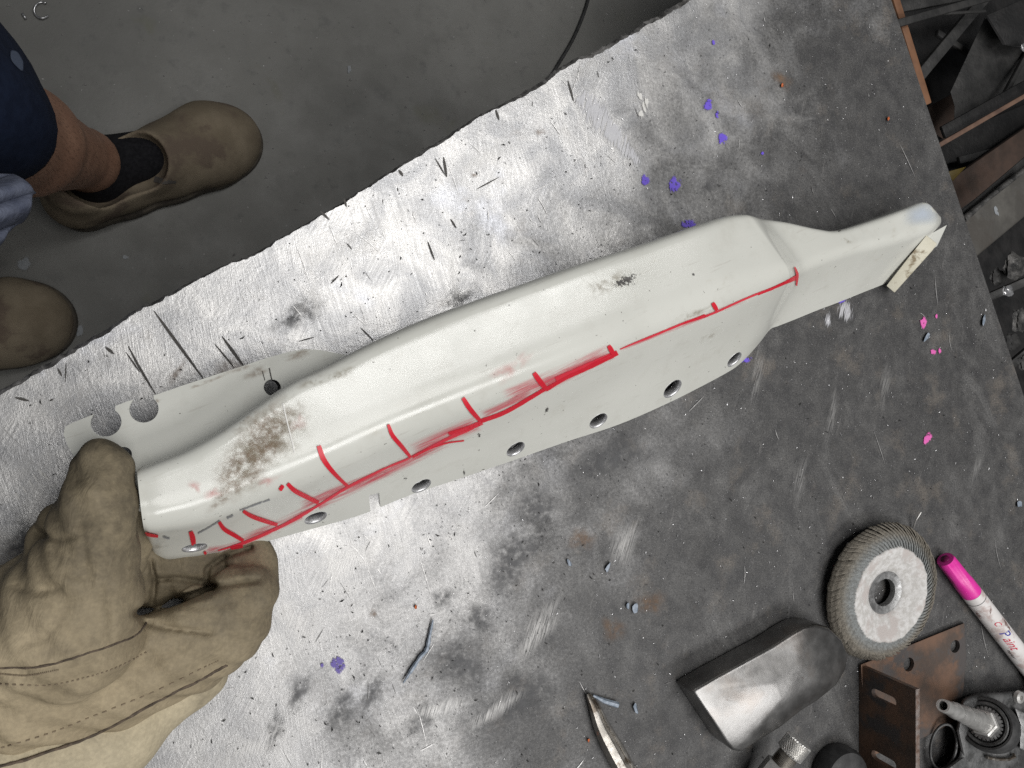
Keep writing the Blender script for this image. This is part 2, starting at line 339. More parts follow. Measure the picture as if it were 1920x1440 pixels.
M_seam = simple('dark_seam', (0.05, 0.038, 0.028), (0.12, 0.09, 0.065), 260, 0.9, 0, 0.4)
M_suede = simple('tan_suede', (0.190, 0.155, 0.110), (0.275, 0.228, 0.165), 14, 0.9, 0, 0.35, 500, 0.0012, c3=(0.155, 0.120, 0.092), s3=13, spec=0.2)
M_sole = simple('worn_boot_sole', (0.05, 0.042, 0.034), (0.10, 0.085, 0.065), 60, 0.85)
M_gore = simple('grey_elastic', (0.075, 0.068, 0.062), (0.11, 0.10, 0.09), 200, 0.95, 0, 0.4, 900)
M_sock = simple('black_sock', (0.010, 0.010, 0.012), (0.018, 0.018, 0.021), 200, 0.95, 0, 0.4, 900, spec=0.15)
def skin_mat():
    t = NT('tanned_skin')
    c = t.mix(t.ramp(t.noise(24, 5, 0.6), 0.3, 0.7), (0.30, 0.160, 0.105), (0.40, 0.225, 0.150))
    hair = t.noise(1, 4, 0.7, t.coord((500, 500, 60)))
    c = t.mix(t.ramp(hair, 0.50, 0.66, 0, 0.55), c, (0.10, 0.055, 0.035))
    return t.done(c, 0.6, 0, t.bump(t.noise(300, 4), 0.2, 0.001))
M_skin = skin_mat()
M_navy = simple('navy_cloth', (0.006, 0.011, 0.028), (0.010, 0.017, 0.040), 90, 0.85, 0, 0.3, 1200, c3=None, spec=0.2)
M_bluegrey = simple('faded_blue_cloth', (0.075, 0.088, 0.135), (0.135, 0.152, 0.21), 60, 0.95, 0, 0.5, 200, 0.003)
M_steelblock = None
def block_mat():
    t = NT('hand_worn_steel')
    c = t.mix(t.ramp(t.noise(30, 5, 0.6), 0.3, 0.7), (0.17, 0.166, 0.162), (0.30, 0.295, 0.29))
    c = t.mix(t.ramp(t.noise(26, 4, 0.6, vec=t.coord(rot=(0, 0, 2))), 0.52, 0.70, 0, 0.35), c, (0.17, 0.135, 0.11))
    c = t.mix(t.ramp(t.noise(160, 5, 0.7), 0.64, 0.72, 0, 0.7), c, (0.12, 0.10, 0.09))
    s = t.noise(1, 3, 0.6, t.coord((700, 60, 60), (0, 0, R(35))))
    return t.done(c, t.ramp(t.noise(60, 5), 0.3, 0.7, 0.29, 0.37), 0.88, t.bump(t.math('ADD', t.noise(90, 5, 0.6), t.math('MULTIPLY', s, 0.12)), 0.09, 0.0012))
M_block = block_mat()
M_rust = simple('rusty_plate', (0.075, 0.054, 0.043), (0.155, 0.088, 0.057), 45, 0.65, 0.15, 0.35, 300, 0.0008, c3=(0.07, 0.062, 0.06), s3=32)
M_rustedge = simple('worn_plate_edge', (0.17, 0.11, 0.085), (0.26, 0.23, 0.215), 160, 0.4, 0.6, 0.2)
M_oldrust = simple('orange_rusty_bar', (0.125, 0.058, 0.029), (0.185, 0.088, 0.044), 50, 0.75, 0.0, 0.3, 300)
M_dullrust = simple('dull_brown_rust', (0.09, 0.052, 0.038), (0.16, 0.095, 0.065), 50, 0.8, 0.0, 0.3, 300)
M_dark = simple('blackened_steel', (0.008, 0.008, 0.0085), (0.020, 0.019, 0.019), 40, 0.6, 0.25, 0.4, 200, 0.002)
M_dark2 = simple('dull_grey_steel', (0.020, 0.020, 0.020), (0.042, 0.041, 0.040), 40, 0.6, 0.25, 0.4, 200, 0.002)
M_beam = simple('grey_primer_steel', (0.065, 0.061, 0.055), (0.105, 0.10, 0.09), 30, 0.65, 0.15, 0.4, 120, 0.002, c3=(0.06, 0.054, 0.047), s3=24)
M_toolgrey = simple('dirty_grey_casting', (0.075, 0.077, 0.078), (0.14, 0.14, 0.14), 70, 0.5, 0.45, 0.4, 260, 0.0012, c3=(0.045, 0.045, 0.045), s3=40)
M_rubber = simple('black_rubber', (0.022, 0.022, 0.023), (0.05, 0.05, 0.05), 90, 0.6, 0, 0.3)
M_nickel = simple('nickel_plate', (0.56, 0.55, 0.53), (0.70, 0.69, 0.67), 90, 0.32, 0.65, 0.08, 300)
M_worn = simple('worn_tool_steel', (0.26, 0.245, 0.22), (0.42, 0.40, 0.37), 80, 0.32, 0.75, 0.15, 300, c3=(0.16, 0.135, 0.11), s3=60)
M_flap = simple('grey_brown_abrasive', (0.12, 0.106, 0.088), (0.27, 0.250, 0.220), 260, 0.95, 0, 0.7, 900, 0.0012, c3=None)
def flap_mat():
    t = NT('worn_abrasive'); c0 = P(1655, 1108, .01); v = t.n.new('ShaderNodeVectorMath'); v.operation = 'DISTANCE'; t.link(t.tc.outputs['Object'], v.inputs[0]); v.inputs[1].default_value = c0
    r = t.math('ADD', v.outputs['Value'], t.math('MULTIPLY', t.math('SUBTRACT', t.noise(300, 4), .5), .006))
    c = t.mix(t.ramp(r, 0.043, 0.052), (0.27, 0.285, 0.285), (0.265, 0.24, 0.20)); c = t.mix(t.ramp(t.noise(420, 5, .7), .35, .65, .5, 0), c, (0.07, 0.062, 0.052))
    return t.done(c, .95, 0, t.bump(t.noise(900, 4, .7), .6, .001))
M_flapd = flap_mat()
M_fibre = simple('white_fibre_backing', (0.46, 0.445, 0.425), (0.62, 0.61, 0.60), 220, 0.85, 0, 0.5, 600, 0.001, c3=(0.47, 0.43, 0.41), s3=45)
M_hub = simple('grey_hub_ring', (0.22, 0.22, 0.22), (0.36, 0.36, 0.36), 200, 0.4, 0.7, 0.2)
M_pencap = simple('magenta_plastic', (0.70, 0.030, 0.33), (0.76, 0.05, 0.38), 60, 0.35, 0, 0.05)
M_penbody = simple('grubby_white_plastic', (0.66, 0.63, 0.62), (0.72, 0.70, 0.69), 60, 0.4, 0, 0.05, c3=(0.50, 0.42, 0.40), s3=70)
M_inkblue = simple('blue_print', (0.03, 0.03, 0.30)); M_inkred = simple('red_print', (0.55, 0.02, 0.06)); M_inkblack = simple('black_print', (0.03, 0.03, 0.035))
M_dirtp = decal_mat('brown_fingermark', (0.14, 0.07, 0.06), (0.25, 0.15, 0.13), 0.8, 0.05, 900, 0.32, 0.62)
M_tape = simple('stained_cream_tape', (0.56, 0.53, 0.42), (0.64, 0.61, 0.50), 40, 0.6, 0, 0.15, c3=(0.22, 0.17, 0.10), s3=70)
M_bluechip = simple('blue_grey_flake', (0.16, 0.20, 0.25), (0.30, 0.34, 0.40), 300, 0.5, 0.1, 0.3)
M_filing = simple('bright_filings', (0.40, 0.40, 0.41), (0.70, 0.70, 0.71), 300, 0.3, 0.8, 0)
M_grit = simple('black_grit', (0.015, 0.015, 0.016), (0.05, 0.048, 0.046), 300, 0.8, 0, 0)
M_orange = simple('orange_crumb', (0.50, 0.13, 0.04), None)
M_lump = simple('grey_scrap', (0.03, 0.03, 0.03), (0.13, 0.125, 0.12), 90, 0.5, 0.4, 0.6, 200, 0.003)

# ------------------------------------------------------------------ floor
FZ = -0.77
g = 4.0
floor = mesh('floor', [(-g, -g, FZ), (g, -g, FZ), (g, g, FZ), (-g, g, FZ)], [(0, 1, 2, 3)], M_floor, smooth=False); floor['kind'] = 'structure'

# ------------------------------------------------------------------ workbench
bench = thing('workbench', 'scratched grey steel workbench top with a jagged left edge', 'workbench', tuple(P(900, 900, -0.02)))
edge_px = [(-500, 1010), (-200, 850), (0, 742), (130, 662), (190, 628), (290, 566), (395, 512), (480, 472), (560, 428), (640, 382), (760, 303), (860, 245), (960, 190), (1060, 128), (1180, 66), (1290, 2), (1450, -95), (1598, -190)]
ep = [P(u, v) for u, v in edge_px]; out_l = []
for a, b in zip(ep, ep[1:]):
    n = max(2, int((b - a).length / 0.0022)); nrm = Vector((-(b - a).y, (b - a).x, 0)).normalized()
    for k in range(n):
        out_l.append((a.lerp(b, k / n), nrm))
jag = np.cumsum(rng.normal(0, 1, len(out_l))); ker = np.ones(40) / 40; jag = jag - np.convolve(jag, ker, 'same')
jag = np.clip(jag * 0.0004, -0.0020, 0.0020) + rng.normal(0, 0.00018, len(out_l))
edge_top = [p + nr * (j - 0.0006) for (p, nr), j in zip(out_l, jag)]
edge_low = [p + nr * (j * 0.7 + 0.0008 + 0.0026 * (0.5 + 0.5 * math.sin(0.021 * i_ + 2 * math.sin(0.0077 * i_))) * random.uniform(0.5, 1)) - Vector((0, 0, random.uniform(0.0025, 0.006))) for i_, ((p, nr), j) in enumerate(zip(out_l, jag))]
rest = [P(1610, -178), P(1671, 0), P(1745, 220), P(1830, 474), P(1919, 740), P(2100, 1270), P(2250, 1720), P(1500, 1900), P(-300, 1900), P(-800, 1400)]
bm = bmesh.new()
vt = [bm.verts.new(p) for p in edge_top]; vl = [bm.verts.new(p) for p in edge_low]
vr = [bm.verts.new(p) for p in rest]
f = bm.faces.new(vt + vr)
bmesh.ops.triangulate(bm, faces=[f])
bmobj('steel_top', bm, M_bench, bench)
bm = bmesh.new(); dz = Vector((0, 0, -0.016))
A0 = [bm.verts.new(p) for p in edge_top]; A1 = [bm.verts.new(p) for p in edge_low]; A2 = [bm.verts.new(p + dz - Vector((0, 0, p.z + 0.002))) for p in edge_low]
for r1, r2 in ((A0, A1), (A1, A2)):
    for k in range(len(r1) - 1): bm.faces.new((r1[k], r1[k + 1], r2[k + 1], r2[k]))
autosmooth(bmobj('ragged_edge', bm, M_benchside, bench), 40)
bm = bmesh.new(); cc = Vector((0.3, 0, 0))
B0 = [bm.verts.new(Vector(p)) for p in rest]; out = [(p - cc).normalized() for p in rest]
B1 = [bm.verts.new(Vector(p) + o * 0.0016 - Vector((0, 0, 0.0016))) for p, o in zip(rest, out)]; B2 = [bm.verts.new(Vector(p) + o * 0.0016 - Vector((0, 0, 0.018))) for p, o in zip(rest, out)]
for r1, r2 in ((B0, B1), (B1, B2)):
    for k in range(len(r1) - 1): bm.faces.new((r1[k], r1[k + 1], r2[k + 1], r2[k]))
bmobj('cut_edge', bm, M_benchside, bench)
bmobj('under_plate', prism_bm([p - Vector((0, 0, 0.019)) for p in [ep[0], *rest[::-1][:0], *[P(1290, 20), P(1590, -165)], *rest[1:]]], [p - Vector((0, 0, 0.0175)) for p in [ep[0], P(1290, 20), P(1590, -165), *rest[1:]]]), M_dark, bench)
for (u, v) in ((520, 620), (1640, 180), (1500, 1500), (150, 1500)):
    c = P(u, v); s = 0.03
    bmobj('leg', prism_bm([c + Vector((x * s, y * s, FZ)) for x, y in ((-1, -1), (1, -1), (1, 1), (-1, 1))], [c + Vector((x * s, y * s, -0.0195)) for x, y in ((-1, -1), (1, -1), (1, 1), (-1, 1))]), M_dark, bench)

# thin films on the bench top -------------------------------------------------
def biggest(fs):
    par = {}
    def fd_(x):
        while par.setdefault(x, x) != x: par[x] = par[par[x]]; x = par[x]
        return x
    for q in fs:
        for k in q[1:]: par[fd_(k)] = fd_(q[0])
    g = {}
    for q in fs: g.setdefault(fd_(q[0]), []).append(q)
    return max(g.values(), key=len) if g else fs
def tidy(vs, fs, uv):
    fs = biggest(fs); use = sorted({k for q in fs for k in q}); mp = {k: i for i, k in enumerate(use)}
    return [vs[k] for k in use], [tuple(mp[k] for k in q) for q in fs], [uv[k] for k in use]
def ribbon(pts_px, w, name, mat, parent, surf=None, z=0.0, off=0.0004, n=None, taper=0.0, wob=0.0):
    """strip w px wide along a pixel path, laid on the bench level z or on a surface"""
    pts_px = np.asarray(pts_px, float)
    L = np.linalg.norm(np.diff(pts_px, axis=0), axis=1).sum(); n = n or max(4, int(L / 6) + 2)
    c = catmull(pts_px, n); d = np.gradient(c, axis=0); d /= np.linalg.norm(d, axis=1)[:, None] + 1e-9; nn = np.stack([-d[:, 1], d[:, 0]], 1)
    vs, uv, ok = [], [], []
    wv = np.interp(np.linspace(0, 1, n), np.linspace(0, 1, len(w)), w) if isinstance(w, (list, tuple)) else np.full(n, float(w))
    for i in range(n):
        ti = i / (n - 1); ww = wv[i] * (1 - taper * abs(2 * ti - 1) ** 2) * (1 + random.uniform(-wob, wob))
        for s in (-0.5, 0, 0.5):
            u, v = c[i] + nn[i] * ww * s
            if surf is None: q = P(u, v, z + off); ok.append(True)
            else:
                hit = surf.ray_cast(Vector((0, 0, H)), ray(u, v).normalized()); ok.append(hit[0] is not None)
                q = hit[0] + (hit[1] if hit[1].dot(ray(u, v)) < 0 else -hit[1]) * off if hit[0] is not None else Vector((0, 0, 0))
            vs.append(q); uv.append((ti, s + 0.5))
    fs = []
    for i in range(n - 1):
        for s in (0, 1):
            q = (i * 3 + s, i * 3 + s + 1, i * 3 + s + 4, i * 3 + s + 3)
            if all(ok[k] for k in q) and max((vs[q[0]] - vs[q[2]]).length, (vs[q[1]] - vs[q[3]]).length) < 0.03: fs.append(q)
    vs, fs, uv = tidy(vs, fs, uv)
    return mesh(name, vs, fs, mat, parent, uv=uv)
def blob(u, v, ru, rv, name, mat, parent, rot=0, rag=0.18, surf=None, z=0.0, off=0.0005, rings=5, n=28):
    ph = [random.uniform(0, 6.28) for _ in range(5)]; vs, uv, fs, ok = [], [], [], []
    cr_, sr_ = math.cos(R(rot)), math.sin(R(rot))
    for r in range(rings + 1):
        for k in range(n):
            a = 2 * math.pi * k / n; m = 1 + rag * sum(math.sin((j + 2) * a + ph[j]) / (1 + 0.5 * j) for j in range(5)) * 0.6
            x = ru * m * math.cos(a) * r / rings; y = rv * m * math.sin(a) * r / rings
            uu, vv = u + x * cr_ - y * sr_, v + x * sr_ + y * cr_
            if surf is None: q = P(uu, vv, z + off); ok.append(True)
            else:
                hit = surf.ray_cast(Vector((0, 0, H)), ray(uu, vv).normalized()); ok.append(hit[0] is not None)
                q = hit[0] + (hit[1] if hit[1].dot(ray(uu, vv)) < 0 else -hit[1]) * off if hit[0] is not None else Vector((0, 0, 0))
            vs.append(q); uv.append((0.5, 0.5 + 0.5 * r / rings))
    for r in range(rings):
        for k in range(n):
            q = (r * n + k, r * n + (k + 1) % n, (r + 1) * n + (k + 1) % n, (r + 1) * n + k)
            if all(ok[j] for j in q): fs.append(q)
    vs, fs, uv = tidy(vs, fs, uv)
    return mesh(name, vs, fs, mat, parent, uv=uv)
for u, v, a, b, r, m in ((1338, 80, 5, 6, 0, M_purple), (1327, 196, 11, 17, 20, M_purple), (1345, 215, 5, 8, 0, M_purple), (1355, 260, 12, 14, 0, M_purple), (1430, 288, 4, 5, 0, M_purple),
                         (1210, 338, 10, 14, 0, M_purple), (1265, 346, 14, 20, 0, M_purple), (1292, 420, 18, 12, 0, M_purple), (1578, 560, 13, 11, 0, M_purple), (1398, 672, 14, 11, 0, M_purple),
                         (634, 1246, 16, 19, 0, M_purplesp), (605, 1248, 5, 6, 0, M_purplesp)):
    blob(u, v, a, b, 'purple_paint_spot', m, bench, r, 0.16, off=0.0009)
for u, v, a, b in ((1732, 605, 9, 12), (1756, 593, 3, 5), (1750, 660, 7, 6), (1762, 658, 3, 7), (1739, 822, 9, 15)):
    blob(u, v, a, b, 'pink_paint_spot', M_pinkp, bench, 25 if u == 1739 else 0, 0.20, off=0.0009)
blob(1585, 580, 22, 34, 'white_paint_smear', M_whitew, bench, 5, 0.15, off=0.0006); blob(1552, 600, 10, 26, 'white_paint_smear', M_whitew, bench, -6, 0.15, off=0.0006)
ribbon([(1085, 175), (1120, 215), (1160, 262), (1200, 310)], [50, 70, 52, 16], 'white_paint_smear', M_whitew, bench, off=0.0006)
for u, v in ((1200, 180), (1208, 200), (1212, 192), (1202, 214)): blob(u, v, 5, 11, 'white_paint_smear', M_scratchw, bench, random.uniform(-20, 20), 0.3, off=0.0007)
# grinder cuts at the ragged edge
for pts, w in (([(240, 648), (262, 690), (292, 740)], 6), ([(236, 660), (262, 698)], 4), ([(288, 582), (330, 640), (383, 712)], 7), ([(402, 644), (440, 690)], 4), ([(416, 630), (458, 688)], 7),
               ([(197, 650), (214, 664)], 7), ([(108, 690), (116, 706)], 5), ([(124, 680), (122, 718)], 3), ([(802, 452), (815, 488)], 4), ([(620, 532), (636, 516)], 4), ([(28, 745), (55, 752)], 6),
               ([(832, 294), (838, 332)], 6), ([(816, 296), (836, 330)], 3), ([(893, 355), (936, 332)], 3), ([(600, 395), (618, 412)], 5), ([(645, 372), (650, 388)], 5), ([(748, 318), (756, 330)], 6),
               ([(560, 640), (590, 632)], 3), ([(676, 614), (702, 640)], 3), ([(100, 748), (92, 752)], 4), ([(1065, 150), (1076, 190)], 4), ([(930, 205), (936, 225)], 5), ([(845, 410), (856, 428)], 4), ([(650, 455), (660, 468)], 3)):
    ribbon(pts, w, 'grinder_cut', M_groove, bench, off=0.0007, taper=0.75)
# dark blotches and bright brushed streaks
for u, v, a, b, r in ((950, 575, 60, 40, -25), (860, 560, 40, 22, -30), (560, 590, 80, 30, -25), (1010, 960, 60, 70, 20), (900, 1160, 45, 35, 0), (860, 1240, 55, 70, 30), (960, 1050, 70, 90, 30), (830, 1120, 30, 24, 0), (40, 1020, 45, 60, 0), (600, 900, 120, 20, -22), (980, 1310, 90, 70, -30), (790, 1350, 50, 26, -40), (560, 1300, 26, 46, 30), (515, 1370, 22, 50, 10), (640, 1330, 32, 60, 25), (700, 1300, 24, 60, 20), (1330, 350, 24, 14, -30), (1140, 860, 100, 50, -20), (1250, 560, 50, 20, -20)):
    blob(u, v, a, b, 'dark_blotch', M_blotch, bench, r, 0.3, off=0.00045)
for u, v, a, b, r in ((640, 470, 90, 50, -30), (850, 510, 20, 80, -6), (590, 560, 60, 40, 0), (120, 760, 90, 60, -30), (60, 900, 60, 100, 0), (640, 1060, 90, 50, -10), (820, 1330, 22, 90, 70), (1170, 1020, 26, 70, 35), (1010, 1180, 30, 90, 40), (930, 1330, 20, 80, 50), (720, 420, 90, 40, -30), (900, 300, 120, 30, -30), (1120, 120, 110, 20, -30), (1500, 900, 14, 60, 14), (1420, 700, 16, 70, 10), (1830, 880, 10, 44, 14), (1660, 720, 14, 60, 4), (1560, 780, 14, 60, 8), (560, 1180, 60, 70, 20), (480, 1400, 120, 40, -20)):
    blob(u, v, a, b, 'brushed_streak', M_brush, bench, r, 0.3, off=0.00055)
for u, v, a, b in ((888, 328, 9, 7), (1012, 248, 9, 14), (700, 1150, 12, 8), (1150, 1180, 26, 34), (430, 690, 26, 40), (330, 700, 12, 30), (1466, 150, 26, 20), (1090, 1010, 30, 30), (1220, 1130, 34, 30)):
    blob(u, v, a, b, 'rust_stain', M_rustspot, bench, random.uniform(0, 90), 0.3, off=0.0005)
# stamped row of pale marks at the left
for k, (u, v) in enumerate(((32, 930), (45, 918), (57, 907), (66, 897), (76, 886), (84, 892))):
    ribbon([(u - 3, v - 6), (u + 4, v + 6)], 4 if k < 4 else 6, 'stamped_mark', M_scratchw, bench, off=0.0008)
# fine scratches, joined
def scratches(name, mat, n, boxf, wr, lr, off):
    vs, fs = [], []
    for _ in range(n):
        u, v, ang = boxf(); a = R(ang + random.gauss(0, 14)); L = random.uniform(*lr) * random.choice((0.5, 1, 1, 1.8)); w = random.uniform(*wr); bend = random.gauss(0, 0.06)
        i0 = len(vs); m = 5
        for i in range(m):
            t = i / (m - 1) - 0.5; aa = a + bend * t; c = (u + L * t * math.cos(aa) - bend * L * t * t * math.sin(a), v + L * t * math.sin(aa) + bend * L * t * t * math.cos(a)); ww = w * (1 - (2 * t) ** 2) + 0.05
            for s in (-.5, .5): vs.append(P(c[0] - math.sin(a) * ww * s, c[1] + math.cos(a) * ww * s, off))
        for i in range(m - 1): fs.append((i0 + 2 * i, i0 + 2 * i + 1, i0 + 2 * i + 3, i0 + 2 * i + 2))
    o = mesh(name, vs, fs, mat, bench, smooth=False); o['kind'] = 'stuff'; return o
def inside_bench(u, v): return v > 752 - 0.574 * u + 8 and u < 1665 + 0.338 * v
def pick(bias):
    while True:
        u, v = random.uniform(-20, 1940), random.uniform(-20, 1460)
        if inside_bench(u, v) and bias(u, v) > random.random(): return u, v
bright_side = lambda u, v: 1.0 if u + 0.36 * v < 1300 else 0.12
dark_side = lambda u, v: 0.15 if u + 0.36 * v < 1150 else 1.0
def bs():
    u, v = pick(bright_side); return u, v, random.choice((62, 66, 70, 74, 60, -25, 118, 40))
scratches('pale_scratches', M_scrl, 220, bs, (0.5, 1.5), (10, 46), 0.00065)
scratches('dark_scratches', M_scrd, 70, bs, (0.6, 1.6), (5, 26), 0.00062)

# ------------------------------------------------------------------ the cream panel
panel = thing('painted_panel', 'long cream painted steel panel with red marker line and a row of holes', 'metal panel', tuple(P(900, 760, 0.0)))
ST = [  # U(px)      R(px)        L(px)     zU    zR    zL
    ((256, 882), (268, 988), (279, 1016), .089, .091, .042),
    ((264, 878), (281, 988), (294, 1042), .089, .091, .033),
    ((290, 868), (310, 983), (325, 1050), .089, .091, .031),
    ((345, 846), (375, 968), (400, 1041), .088, .090, .030),
    ((410, 810), (460, 936), (490, 1018), .087, .089, .028),
    ((480, 762), (545, 900), (580, 993), .085, .088, .026),
    ((545, 718), (630, 862), (675, 966), .083, .087, .024),
    ((612, 686), (715, 820), (770, 928), .081, .086, .021),
    ((700, 642), (800, 784), (860, 898), .079, .084, .018),
    ((800, 598), (900, 742), (960, 864), .076, .082, .015),
    ((900, 561), (1000, 702), (1060, 829), .074, .080, .012),
    ((1000, 526), (1100, 660), (1160, 796), .072, .078, .010),
    ((1100, 491), (1200, 620), (1250, 757), .070, .076, .008),
    ((1200, 459), (1300, 582), (1320, 722), .068, .074, .006),
    ((1300, 425), (1395, 545), (1366, 697), .067, .073, .005),
    ((1358, 406), (1452, 524), (1385, 684), .066, .072, .005),
    ((1392, 401), (1480, 511), (1402, 668), .0655, .071, .005),
    ((1410, 402), (1488, 511), (1424, 643), .064, .068, .006),
    ((1428, 408), (1498, 508), (1444, 618), .053, .055, .007),
    ((1446, 411), (1510, 502), (1460, 611), .046, .048, .006),
    ((1480, 416), (1534, 491), (1488, 600), .043, .046, .005),
    ((1535, 428), (1572, 477), (1532, 582), .042, .045, .005),
    ((1575, 431), (1612, 465), (1572, 567), .041, .044, .005),
    ((1640, 412), (1672, 451), (1624, 546), .040, .043, .005),
    ((1700, 391), (1724, 436), (1654, 534), .040, .042, .005),
    ((1736, 378), (1752, 426), (1664, 528), .040, .042, .005),
    ((1752, 389), (1763, 421), (1667, 527), .037, .038, .005),
    ((1764, 404), (1765, 420), (1668, 527), .030, .031, .005)]
NS = 190
seq = np.array([list(a) + list(b) + list(c) + [d, e, f_] for a, b, c, d, e, f_ in ST])
seq = catmull(seq, NS)
prof_n = None; vs = []
for row in seq:
    U = P(row[0], row[1], row[6]); Rr = P(row[2], row[3], row[7]); L = P(row[4], row[5], row[8])
    Fp = P(row[2] * .45 + row[4] * .55, row[3] * .45 + row[5] * .55, L.z + 0.42 * (Rr.z - L.z))
    inw = (Rr - U); inw.z = 0; inw.normalize()
    D = Vector((U.x, U.y, U.z - (0.020 if row[0] < 640 else min(0.020 + (row[0] - 640) * 0.0004, U.z - 0.004)))) + inw * 0.001
    U2 = U - inw * 0.0005
    ctrl = [D, U2, Rr, Fp, L]; tl = min(1, max(0, (row[2] - 1420) / 90)); rad = [0, 0.008 - .003 * tl, 0.017 - .010 * tl, 0.012, 0]; cnt = [0, 7, 11, 7, 0]; seg = [3, 9, 7, 7]
    pts = [D]; prev = D
    for i in range(1, 4):
        a, c, b = ctrl[i - 1], ctrl[i], ctrl[i + 1]
        ra = min(rad[i], 0.45 * (c - a).length, 0.45 * (c - b).length)
        s = c + (a - c).normalized() * ra; e = c + (b - c).normalized() * ra
        for k in range(1, seg[i - 1]): pts.append(prev.lerp(s, k / seg[i - 1]))
        for k in range(cnt[i]):
            t = k / (cnt[i] - 1); pts.append(s * (1 - t) ** 2 + c * 2 * t * (1 - t) + e * t * t)
        prev = e
    for k in range(1, seg[3] + 1): pts.append(prev.lerp(L, k / seg[3]))
    prof_n = len(pts); vs += pts
fs = [(i * prof_n + j, i * prof_n + j + 1, (i + 1) * prof_n + j + 1, (i + 1) * prof_n + j) for i in range(NS - 1) for j in range(prof_n - 1)]
shell = mesh('panel_shell', vs, fs, M_paint, panel)
def upward(o):
    me = o.data; n = np.empty(len(me.polygons) * 3); me.polygons.foreach_get('normal', n)
    if n[2::3].sum() < 0: me.flip_normals()
upward(shell)
raw_bvh = BVHTree.FromPolygons([v for v in vs], fs)
def cast(u, v, bvh):
    h = bvh.ray_cast(Vector((0, 0, H)), ray(u, v).normalized()); n = h[1]
    return h[0], (n if n.z > 0 else -n)
def apply_mods(o):
    dg = bpy.context.evaluated_depsgraph_get(); me = bpy.data.meshes.new_from_object(o.evaluated_get(dg)); o.modifiers.clear(); old = o.data; o.data = me; bpy.data.meshes.remove(old)
def add_solid(o, th):
    m = o.modifiers.new('s', 'SOLIDIFY'); m.thickness = th; m.offset = -1; apply_mods(o)
def cut(o, bm):
    c = bmobj('cutter', bm); m = o.modifiers.new('b', 'BOOLEAN'); m.operation = 'DIFFERENCE'; m.solver = 'EXACT'; m.object = c
    apply_mods(o); me = c.data; bpy.data.objects.remove(c); bpy.data.meshes.remove(me)
add_solid(shell, 0.0028)
HOLES = [(365, 1027, 22), (592, 971, 21), (790, 911, 19.5), (967, 842, 19), (1122, 789, 19), (1261, 729, 21), (1377, 674, 17)]
bores = []; cbm = bmesh.new()
for u, v, r in HOLES:
    p, n = cast(u, v, raw_bvh); rr = r / pxs(p) * 1.02; Mx = frame(p, n)
    lathe_bm([(rr, -0.012), (rr, 0.012)], 32, Mx, bm=cbm); bores.append((Mx, rr))
q, n = cast(703, 938, raw_bvh); Mx = frame(q, n, (P(760, 930, q.z) - P(700, 950, q.z)))
s = 10 / pxs(q); ax = (P(712, 945, q.z) - P(690, 925, q.z)).normalized()
na, nb = P(688, 926, q.z), P(708, 922, q.z); nc, nd = P(722, 965, q.z), P(702, 972, q.z)
prism_bm([x - Vector((0, 0, .02)) for x in (na, nb, nc, nd)], [x + Vector((0, 0, .02)) for x in (na, nb, nc, nd)], cbm)
cut(shell, cbm); autosmooth(shell, 38)
for Mx, rr in bores:
    bmobj('hole_bore', lathe_bm([(rr * 1.0, 0.0002), (rr * 0.92, -0.0012), (rr * 0.80, -0.0058), (rr * 1.06, -0.0055), (rr * 1.06, -0.0025)], 32, Mx, closed=True), M_bore, panel, True)
# back flange with its notches and holes
fl_px = [(150, 872), (128, 838), (119, 815), (122, 800), (135, 793), (170, 779), (240, 752), (290, 741), (345, 722), (400, 704), (450, 688), (500, 671), (540, 660), (572, 654), (600, 656), (640, 664), (690, 672), (640, 730), (560, 770), (480, 820), (400, 865), (330, 900), (290, 940), (270, 960), (215, 950)]
FLZ = lambda u, v=None: 0.070 - 0.010 * (u - 120) / 500 + (0 if v is None else 0.00010 * (v - 880 + 0.42 * (u - 150)))
bm = prism_bm([P(u, v, FLZ(u, v) - 0.003) for u, v in fl_px], [P(u, v, FLZ(u, v)) for u, v in fl_px])
bmesh.ops.triangulate(bm, faces=bm.faces[:])
flange = bmobj('back_flange', bm, M_paint, panel)
cbm = bmesh.new()
for u, v, r in ((199, 792, 26), (270, 767, 25), (232, 853, 14), (511, 727, 15)):
    p = P(u, v, FLZ(u, v)); lathe_bm([(r / pxs(p), -0.01), (r / pxs(p), 0.01)], 36, Matrix.Translation(p), bm=cbm)
cut(flange, cbm); cbm = bmesh.new()
for quad in (((172, 760), (216, 748), (216, 780), (180, 784)), ((248, 735), (288, 722), (288, 756), (254, 762))):
    prism_bm([P(u, v, FLZ(u) - 0.02) for u, v in quad], [P(u, v, FLZ(u) + 0.01) for u, v in quad], cbm)
cut(flange, cbm)
m = flange.modifiers.new('bv', 'BEVEL'); m.width = 0.0008; m.segments = 2; m.limit_method = 'ANGLE'; apply_mods(flange); flange.data.shade_flat()
for u, v, r in ((511, 727, 15), (232, 853, 14)):
    p = P(u, v, FLZ(u, v)); rr = r / pxs(p)
    bmobj('hole_bore', lathe_bm([(rr, 0.0004), (rr * 0.93, -0.001), (rr * 0.9, -0.018), (rr * 1.05, -0.018), (rr * 1.05, -0.002)], 28, Matrix.Translation(p), closed=True), M_rubber, panel, True)
